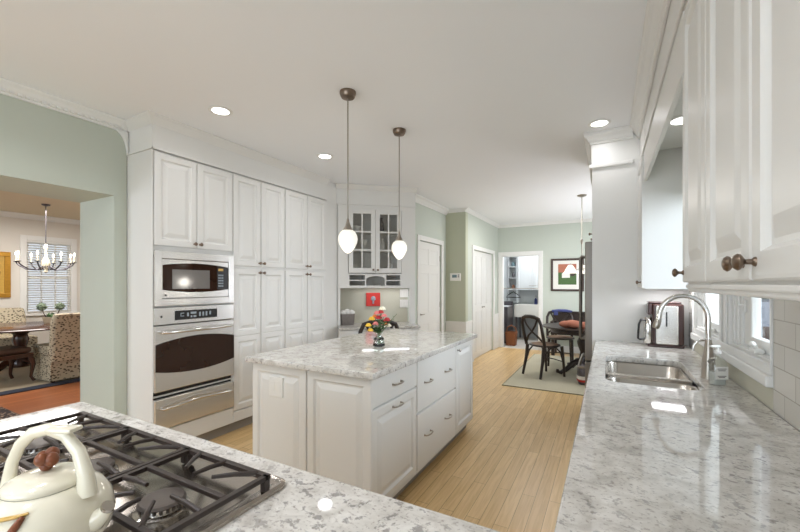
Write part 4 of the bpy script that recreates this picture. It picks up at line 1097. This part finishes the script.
# ------------------------------------------------------------------ DINING CHAIRS (bentwood cross-back)
def make_chair(label, loc, rot):
    t = thing('dining_chair', label, 'chair', loc, rot, 'dark cross-back chairs')
    # local: faces +y, back at -y
    obj('seat_frame', B().lathe([(0, .44), (.20, .44), (.215, .447), (.215, .463), (.20, .468), (0, .468)], (0, 0, 0), 28, 'z', 1, .95), 'espresso', t, 40)
    obj('seat', B().lathe([(0, .468), (.19, .468), (.17, .476), (0, .473)], (0, 0, 0), 28, 'z', 1, .95), 'rattan', t, 40)
    for s in (-1, 1):
        obj('leg', B().tube([(s*.165, .15, .445), (s*.172, .17, .25), (s*.178, .185, 0)], [.023, .019, .016], 10), 'espresso', t, 50)
        obj('leg', B().tube([(s*.165, -.165, .45), (s*.170, -.185, .25), (s*.180, -.235, 0)], [.024, .022, .017], 10), 'espresso', t, 50)
        obj('arch_brace', B().tube([(s*.170, .172, .22), (s*.12, .168, .36), (s*.04, .17, .42), (0, .17, .43)] if False else [(s*.172, .165, .22), (s*.173, .12, .36), (s*.172, .04, .43), (s*.172, .0, .44)], .0115, 8), 'espresso', t, 50)
        obj('arch_brace', B().tube([(s*.171, -.18, .22), (s*.172, -.13, .36), (s*.172, -.05, .43), (s*.172, .0, .44)], .0115, 8), 'espresso', t, 50)
    pts = [(-.185, -.165, .45), (-.195, -.205, .62), (-.19, -.235, .78), (-.16, -.25, .86), (-.09, -.258, .885), (0, -.26, .89), (.09, -.258, .885), (.16, -.25, .86), (.19, -.235, .78), (.195, -.205, .62), (.185, -.165, .45)]
    obj('back_frame', B().tube(pts, [.023]+[.0215]*9+[.023], 10), 'espresso', t, 60)
    obj('top_rail', B().tube([(-.15, -.25, .845), (-.08, -.257, .862), (0, -.26, .866), (.08, -.257, .862), (.15, -.25, .845)], .02, 10, flat=.5), 'espresso', t, 60)
    for s in (-1, 1):
        obj('cross_brace', B().tube([(s*.18, -.165, .50), (s*.10, -.205, .59), (0, -.225-.004*s, .665), (-s*.09, -.245, .76), (-s*.135, -.252, .85)], .0145, 8), 'espresso', t, 60)
    obj('stretcher', B().tube([(-.172, .165, .22), (0, .16, .23), (.172, .165, .22)], .008, 8), 'espresso', t, 60)
    return t
RUGZ = .012
c1 = make_chair('dark cross-back dining chair turned sideways on the left of the breakfast table', (-.84, 6.13, RUGZ), R(-40))
c1.scale = (1.06, 1.08, 1.02)
dup(c1, (-.72, 7.06, RUGZ), R(188), 'dark cross-back dining chair behind the breakfast table with blue cloth on it')
dc = dup(c1, (-2.515, 3.985, 0.0), R(41.3), 'dark cross-back chair whose rounded top shows behind the flower vase')
dc.scale = (1.18, 1.0, 1.08)
# breakfast table
TX, TY = -.32, 6.50
t = thing('breakfast_table', 'round dark pedestal breakfast table beside the refrigerator', 'table', (TX, TY, RUGZ))
obj('table_top', B().lathe([(0, .70), (.54, .70), (.60, .71), (.61, .722), (.60, .735), (0, .738)], (0, 0, 0), 44), 'espresso', t, 40)
obj('apron', B().lathe([(.46, .64), (.48, .64), (.48, .70), (.46, .70)], (0, 0, 0), 36), 'espresso', t, 40)
obj('pedestal', B().lathe([(0, .12), (.10, .12), (.12, .16), (.07, .24), (.055, .34), (.09, .44), (.10, .5), (.06, .58), (.12, .66), (.2, .70), (0, .70)], (0, 0, 0), 24), 'espresso', t, 50)
for k in range(4):
    a = R(35+90*k); c_, s_ = cos(a), sin(a)
    obj('foot', B().tube([(.06*c_, .06*s_, .20), (.18*c_, .18*s_, .17), (.30*c_, .30*s_, .07), (.38*c_, .38*s_, .032), (.43*c_, .43*s_, .05), (.43*c_, .43*s_, .085)], [.045, .042, .035, .03, .028, .02], 10), 'espresso', t, 60)
b = B(); rnd = random.Random(5)
for (x, y, z, r) in ((-.25, -.35, .06, .1), (-.14, -.38, .07, .11), (-.02, -.34, .05, .1), (-.18, -.25, .06, .11), (.1, -.3, .05, .1)): b.ball((x, y, z*.75), r*.85, (1.2, 1, .62), 14, 9)
tag(obj('throw_cloth', b, 'orange', smooth=60, loc=(TX+.03, TY, RUGZ+.743)), 'rust orange cloth heaped on the breakfast table', 'cloth')
b = B(); b.tube([(-.16, -.008, .905), (-.05, -.012, .915), (.08, -.010, .912), (.17, .0, .90)], [.02, .026, .026, .018], 10).box(-.13, -.06, -.03, -.008, .83, .91, .008)
tag(obj('scarf', b, 'blue', smooth=50, loc=(-.72, 7.32, RUGZ), rot=R(8)), 'blue cloth draped over the chair back behind the breakfast table', 'cloth')
# tote bag
t = thing('tote_bag', 'grey-blue fabric bag with white and red trim on the rug beside the breakfast table', 'bag', (-.24, 5.86, RUGZ), R(20))
t.scale = (.78, .78, .8)
b = B(); loft(b, [rl(-.15, .15, -.09, .09, .06, 0), rl(-.17, .17, -.11, .11, .07, .1), rl(-.16, .16, -.09, .09, .06, .28), rl(-.13, .13, -.05, .05, .04, .36)])
obj('bag_body', b, 'pewter', t, 50)
b = B(); loft(b, [rl(-.174, .174, -.114, .114, .07, .09), rl(-.176, .176, -.116, .116, .07, .15)], False, False); obj('white_stripe', b, 'cloth', t)
b = B(); loft(b, [rl(-.168, .168, -.108, .108, .07, .05), rl(-.174, .174, -.114, .114, .07, .085)], False, False); obj('red_stripe', b, 'red', t)
obj('strap', B().tube([(-.09, 0, .35), (-.08, 0, .44), (0, 0, .48), (.08, 0, .44), (.09, 0, .35)], .01, 8), 'pewter', t, 50)
# rug
t = thing('area_rug', 'sage green rug under the breakfast table', 'rug', (0, 0, 0))
obj('rug_pile', B().box(-1.265, .6, 5.275, 7.9, .001, .0115, .003), 'rugg', t)
b = B().box(-1.28, .6, 5.26, 5.275, .001, .0118).box(-1.28, -1.265, 5.275, 7.9, .001, .0118)
obj('rug_binding', b, 'rugt', t)
# bench at the far wall
t = thing('bench', 'dark wooden settle bench against the far wall below the framed picture', 'bench', (-.30, 8.20, 0))
b = B().box(-.68, .68, .12, .16, .50, .83, .006).box(-.70, .70, .105, .175, .82, .85, .008); obj('backrest', b, 'espresso', t)
obj('seat', B().box(-.68, .68, -.28, .12, .42, .46, .006), 'espresso', t)
for s in (-1, 1):
    obj('leg', B().box(s*.64-.03, s*.64+.03, -.27, -.21, 0, .42), 'espresso', t); obj('leg', B().box(s*.64-.03, s*.64+.03, .10, .16, 0, .5), 'espresso', t)
    obj('armrest', B().box(s*.66-.025, s*.66+.025, -.28, .12, .64, .67, .006).box(s*.66-.02, s*.66+.02, -.27, -.23, .46, .64), 'espresso', t)
# framed picture
t = thing('framed_picture', 'dark framed picture with white mat on the far wall', 'picture', (-.724, 8.448, 1.587))
b = B()
for q in ((-.31, .31, .293, .335), (-.31, .31, -.335, -.293), (-.31, -.27, -.293, .293), (.27, .31, -.293, .293)): b.box(q[0], q[1], -.03, -.001, q[2], q[3], .004)
obj('frame', b, 'frame', t)
obj('mat_board', B().box(-.27, .27, -.012, -.004, -.293, .293), 'matboard', t)
pr = obj('print', B().box(-.17, .17, -.016, -.012, -.20, .22), 'leaf', t)
obj('print_red_sky', B().box(-.17, .17, -.018, -.016, .05, .22), 'orange', pr)
obj('print_white_house', B().prism([(-.1, -.06), (.05, -.06), (.05, .03), (-.02, .09), (-.1, .03)], -.02, -.018), 'matboard', pr)
obj('print_dark_tree', B().lathe([(0, 0), (.05, 0), (.045, .002), (0, .002)], (.1, -.018, .02), 14, '-y'), 'frame', pr)
# breakfast chandelier
t = thing('breakfast_pendant', 'chain-hung lamp with white bell shades over the breakfast table', 'pendant lamp', (-.33, 6.15, 0))
obj('canopy', B().lathe([(0, H-.0005), (.065, H-.0005), (.06, H-.015), (.02, H-.03), (0, H-.03)], (0, 0, 0), 22), 'nickel', t, 40)
obj('rod', B().lathe([(0, H-.02), (.006, H-.02), (.006, 2.06), (.016, 2.05), (.02, 2.02), (.016, 1.99), (.007, 1.98), (.007, 1.70), (.02, 1.68), (.022, 1.62), (0, 1.60)], (0, 0, 0), 12), 'nickel', t, 50)
for k in range(3):
    a = R(200+120*k); c_, s_ = cos(a), sin(a)
    ar_ = obj('arm', B().tube([(.01*c_, .01*s_, 1.64), (.08*c_, .08*s_, 1.60), (.14*c_, .14*s_, 1.66), (.16*c_, .16*s_, 1.70)], .006, 8), 'nickel', t, 50)
    obj('bell_shade', B().lathe([(.022, 1.70), (.035, 1.69), (.06, 1.65), (.085, 1.60), (.10, 1.575), (.096, 1.575), (.056, 1.645), (.02, 1.69)], (.16*c_, .16*s_, -.02), 22), 'pend', ar_, 60)
# thermostat
t = thing('thermostat', 'white wall thermostat on the olive green wall', 'thermostat', (-2.315, 6.249, 1.52))
obj('case', B().box(-.095, .095, -.03, -.001, -.065, .065, .006), 'plate', t)
obj('screen', B().box(-.055, .03, -.032, -.029, -.01, .04, .001), 'teal', t)
b = B()
for i in range(2): b.box(.045, .075, -.033, -.029, -.005+.03*i, .012+.03*i, .002)
obj('button', b, 'pewter', t)

# ------------------------------------------------------------------ LAUNDRY ROOM
t = thing('laundry_cabinet', 'pale grey two-door wall cabinet in the laundry room', 'cabinet', (-2.035, 10.0, 0))
obj('cabinet_body', B().box(0, .76, .02, .298, 1.25, 2.35), 'lcab', t)
for i in range(2):
    dr = front(t, 'door', .003+i*.38, .377+i*.38, 1.253, 2.345, RAISED_S, 'lcab'); pull(dr, .34 if i == 0 else .42, 1.36, .09)
t = thing('shelf_tower', 'narrow white open shelves at the left of the laundry cabinets', 'shelf', (-2.285, 10.02, 0))
b = B().box(0, .018, 0, .279, .92, 2.45).box(.222, .24, 0, .279, .92, 2.45).box(.018, .222, .262, .279, .92, 2.45)
for z in (.92, 1.25, 1.55, 1.84, 2.1, 2.43): b.box(.018, .222, 0, .262, z, z+.018)
obj('shelf_frame', b, 'lcab', t)
for (z, m, nm, lb, r, h_) in ((1.2685, 'copper', 'jar', 'brown jar on the lowest open laundry shelf in view', .04, .12), (1.5685, 'pewter', 'jar', 'dark jar on the middle open laundry shelf', .035, .14), (1.8585, 'teal', 'jar', 'teal jar on the upper open laundry shelf', .05, .12)):
    tag(obj(nm, B().lathe([(0, 0), (r, 0), (r*1.05, h_*.5), (r*.8, h_*.85), (r*.5, h_*.9), (r*.55, h_), (0, h_)], (0, 0, 0), 16), m, smooth=50, loc=(-2.165, 10.13, z)), lb, 'jar', 'jars on the laundry shelves')
t = thing('storage_box', 'dark red box on the top open shelf of the laundry room', 'box', (-2.165, 10.02, 2.1185))
obj('box_body', B().box(-.095, .095, .0, .2, 0, .16), 'maroon', t); obj('box_lid', B().box(-.097, .097, -.003, .203, .16, .19), 'dwood', t)
t = thing('utility_sink', 'white utility sink on legs below the laundry cabinets', 'sink', (-2.06, 9.70, 0))
b = B(); loft(b, [rl(0, .9, 0, .58, .03, .58), rl(0, .9, 0, .58, .03, .88), rl(.03, .87, .03, .55, .03, .88), rl(.05, .85, .05, .53, .03, .65)]); obj('basin', b, 'plate', t, 40)
for x in (.05, .85):
    for y in (.05, .53): obj('leg', B().lathe([(0, 0), (.02, 0), (.022, .58), (0, .58)], (x, y, 0), 10), 'pewter', t, 50)
obj('tap', B().tube([(.45, .54, .88), (.45, .54, 1.05), (.45, .48, 1.1), (.45, .4, 1.06)], .012, 8), 'chrome', t, 50)
tag(obj('cleaning_bottle', B().lathe([(0, 0), (.035, 0), (.035, .12), (.015, .15), (.015, .18), (0, .18)], (0, 0, 0), 14), 'blue', smooth=50, loc=(-1.62, 10.27-.03, .8805)), 'blue cleaning bottle on the rim of the utility sink', 'bottle')
t = thing('washing_machine', 'grey washing machine in the left corner of the laundry room', 'washing machine', (-2.29, 9.02, 0))
obj('machine_body', B().box(.0, .23, 0, .6, .0, .86, .01), 'pewter', t); obj('lid', B().box(.01, .22, .02, .5, .86, .872, .004), 'lcab', t)
obj('control_panel', B().box(.0, .23, .52, .6, .872, .97, .01), 'pewter', t)
t = thing('laundry_basket', 'brown wicker basket on the laundry floor just inside the doorway', 'basket', (-1.94, 8.88, 0))
b = B(); loft(b, [rl(-.10, .10, -.12, .12, .04, 0), rl(-.12, .12, -.15, .15, .05, .28), rl(-.125, .125, -.155, .155, .05, .30), rl(-.105, .105, -.13, .13, .05, .30), rl(-.10, .10, -.12, .12, .04, .12)]); obj('basket_body', b, 'wickerb', t, 40)
obj('handle', B().tube([(-.11, 0, .29), (-.09, 0, .40), (0, 0, .45), (.09, 0, .40), (.11, 0, .29)], .012, 8), 'wickerb', t, 50)
t = thing('clothes_hanger', 'dark clothes hanger hanging in the laundry room', 'hanger', (-2.02, 9.45, 0))
obj('hanger_bar', B().tube([(-.17, 0, 1.08), (-.10, 0, 1.15), (0, 0, 1.21), (.10, 0, 1.15), (.17, 0, 1.08), (0, 0, 1.075)], .011, 8, closed=True), 'black', t, 50)
obj('hook', B().tube([(0, 0, 1.21), (0, 0, 1.25), (.025, 0, 1.28), (.0, 0, 1.31), (-.02, 0, 1.30)], .004, 6), 'nickel', t, 50)
tag(obj('drying_rod', B().lathe([(0, -.285), (.010, -.285), (.010, 1.395), (0, 1.395)], (-2.01, 9.45, 1.292), 10, 'x'), 'nickel', smooth=50), 'thin metal drying rod across the laundry room', 'rod')

# ------------------------------------------------------------------ DINING ROOM
t = thing('dining_rug', 'large beige rug with navy border in the dining room', 'rug', (0, 0, 0))
obj('rug_pile', B().box(-9.2, -6.84, .0, 3.5, .001, .014, .003), 'rugb', t)
obj('rug_border', B().box(-6.839, -6.64, -.2, 3.7, .001, .014, .003).box(-9.4, -9.201, -.2, 3.7, .001, .014, .003).box(-9.2, -6.84, 3.501, 3.7, .001, .014, .003).box(-9.2, -6.84, -.2, -.001, .001, .014, .003), 'rugn', t)
DT = (-7.80, 2.28)
t = thing('dining_table', 'round dark mahogany dining table on the beige rug', 'table', (DT[0], DT[1], .0145))
obj('table_top', B().lathe([(0, .715), (.74, .715), (.78, .725), (.785, .74), (.77, .752), (0, .755)], (0, 0, 0), 48), 'dwood', t, 40)
obj('pedestal', B().lathe([(0, .14), (.12, .14), (.13, .2), (.07, .3), (.06, .4), (.1, .55), (.08, .62), (.16, .71), (0, .71)], (0, 0, 0), 24), 'dwood', t, 50)
for k in range(4):
    a = R(20+90*k); c_, s_ = cos(a), sin(a)
    obj('foot', B().tube([(.06*c_, .06*s_, .24), (.2*c_, .2*s_, .22), (.36*c_, .36*s_, .10), (.48*c_, .48*s_, .042), (.54*c_, .54*s_, .05)], [.05, .05, .042, .04, .032], 10), 'dwood', t, 60)
def host_chair(label, loc, rot):
    t = thing('upholstered_chair', label, 'chair', loc, rot, 'patterned skirted dining chairs')
    obj('seat', B().box(-.27, .27, -.24, .30, .36, .50, .03), 'uphol', t)
    b = B(); b.prism([(-.28, .02), (.28, .02), (.265, .36), (-.265, .36)], -.27, .29); obj('skirt', b, 'uphol', t)
    b = B(); loft(b, [rl(-.28, .28, -.32, -.19, .04, .30), rl(-.28, .28, -.35, -.22, .05, .80), rl(-.27, .27, -.37, -.24, .05, .90), rl(-.25, .25, -.40, -.24, .05, .955), rl(-.22, .22, -.37, -.27, .04, .965)]); obj('backrest', b, 'uphol', t, 50)
    for x in (-.24, .24):
        for y in (-.24, .26): obj('leg', B().box(x-.02, x+.02, y-.02, y+.02, 0, .05), 'dwood', t)
    return t
hc = host_chair('patterned skirted dining chair beside the green doorway jamb', (-7.10, 2.57, .0145), R(92))
dup(hc, (-8.86, 2.46, .0145), R(-90), 'patterned skirted dining chair behind the dining table at the left edge')
t = thing('leather_chair', 'dark wooden chair with brown leather seat pushed under the dining table', 'chair', (-7.32, 1.93, .0145), R(12))
obj('seat', B().box(-.24, .24, -.22, .24, .42, .50, .03), 'leather', t)
obj('seat_rail', B().box(-.25, .25, -.23, .25, .36, .42, .008), 'dwood', t)
for x in (-.22, .22):
    obj('leg', B().tube([(x, .22, .38), (x*1.05, .25, .25), (x*1.0, .23, .08), (x*1.08, .26, .018)], [.035, .028, .018, .022], 10), 'dwood', t, 60)
    obj('leg', B().tube([(x, -.21, .40), (x, -.23, .2), (x, -.29, .014)], [.025, .02, .018], 10), 'dwood', t, 60)
    obj('back_post', B().tube([(x, -.21, .40), (x, -.24, .7), (x*.95, -.30, 1.0)], [.022, .02, .018], 10), 'dwood', t, 60)
obj('back_splat', B().box(-.08, .08, -.262, -.245, .42, .92, .004).box(-.22, .22, -.315, -.285, .94, 1.02, .01), 'dwood', t)
# planter with two topiaries
t = thing('planter', 'long pale planter with two round topiary balls on the dining table', 'planter', (-7.86, 2.66, .7705), R(62))
t.scale = (.78, .78, .78)
b = B(); loft(b, [rl(-.10, .10, -.06, .06, .02, 0), rl(-.13, .13, -.075, .075, .02, .13), rl(-.115, .115, -.06, .06, .02, .13), rl(-.11, .11, -.06, .06, .02, .1)]); obj('planter_box', b, 'rugb', t)
for s in (-1, 1):
    st = obj('topiary_stem', B().tube([(s*.06, 0, .1), (s*.11, 0, .2), (s*.14, 0, .30)], .008, 8), 'bark', t)
    obj('topiary_ball', B().leafblob((s*.14, 0, .34), .085, 260, .022).ball((s*.14, 0, .34), .07), 'sage', st)
obj('foliage', B().leafblob((0, 0, .14), .07, 120, .03), 'leaf', t)
tag(obj('candlestick', B().lathe([(0, 0), (.045, 0), (.04, .015), (.012, .03), (.01, .16), (.03, .19), (.035, .23), (0, .23)], (0, 0, 0), 16), 'frame', smooth=50, loc=(-8.75, 3.95, .9105)), 'dark candlestick just beside the green doorway jamb', 'candlestick')
t = thing('sideboard', 'low dark sideboard in the corner of the dining room behind the jamb', 'sideboard', (-8.75, 4.08, 0))
obj('cabinet_body', B().box(-.5, .5, -.22, .25, .12, .88), 'dwood', t); obj('top', B().box(-.52, .52, -.24, .27, .88, .91, .005), 'dwood', t)
for x in (-.45, .45):
    for y in (-.18, .2): obj('leg', B().box(x-.025, x+.025, y-.025, y+.025, 0, .12), 'dwood', t)
# chandelier
CX_, CY_ = -8.05, 2.66
t = thing('chandelier', 'candle chandelier with curved arms above the dining table', 'chandelier', (CX_, CY_, 0))
obj('canopy', B().lathe([(0, H-.0005), (.06, H-.0005), (.05, H-.02), (0, H-.04)], (0, 0, 0), 18), 'pewter', t, 40)
obj('chain', B().lathe([(0, H-.02), (.007, H-.02), (.007, 2.05), (0, 2.05)], (0, 0, 0), 8), 'pewter', t, 50)
obj('centre_column', B().lathe([(0, 2.06), (.015, 2.05), (.03, 2.0), (.015, 1.95), (.02, 1.85), (.05, 1.78), (.06, 1.72), (.03, 1.66), (.02, 1.62), (.028, 1.60), (0, 1.57)], (0, 0, 0), 18), 'candle', t, 50)
for k in range(8):
    a = 2*pi*k/8 + .2; c_, s_ = cos(a), sin(a)
    ar_ = obj('arm', B().tube([(.03*c_, .03*s_, 1.70), (.12*c_, .12*s_, 1.63), (.24*c_, .24*s_, 1.64), (.33*c_, .33*s_, 1.70), (.36*c_, .36*s_, 1.745)], .010, 8).lathe([(0, 1.745), (.03, 1.75), (.035, 1.76), (0, 1.762)], (.36*c_, .36*s_, 0), 12), 'pewter', t, 60)
    obj('candle', B().lathe([(0, 1.762), (.011, 1.762), (.011, 1.85), (0, 1.85)], (.36*c_, .36*s_, 0), 10), 'candle', ar_)
    obj('bulb', B().lathe([(0, 1.85), (.010, 1.86), (.014, 1.88), (.008, 1.905), (0, 1.92)], (.36*c_, .36*s_, 0), 10), 'bulb', ar_, 60)
# gold framed painting
t = thing('gold_framed_painting', 'gold framed painting at the left edge in the dining room', 'picture', (-9.498, 2.35, 1.565), R(90))
b = B()
for q in ((-.29, .29, .33, .41), (-.29, .29, -.41, -.33), (-.29, -.21, -.33, .33), (.21, .29, -.33, .33)): b.box(q[0], q[1], -.04, -.001, q[2], q[3], .008)
obj('frame', b, 'art1', t)
cv = obj('canvas', B().box(-.21, .21, -.018, -.006, -.33, .33), 'gold', t)
obj('painted_shape', B().prism([(-.12, -.25), (.13, -.25), (.16, .05), (.02, .22), (-.1, .08)], -.021, -.018), 'brown', cv)
# patterned mat near the doorway
t = thing('floor_mat', 'small dark patterned mat on the red wood floor at the left edge', 'mat', (0, 0, 0))
obj('mat_pile', B().box(-6.0, -5.4, .6, 1.60, .001, .010, .002), 'matp', t)
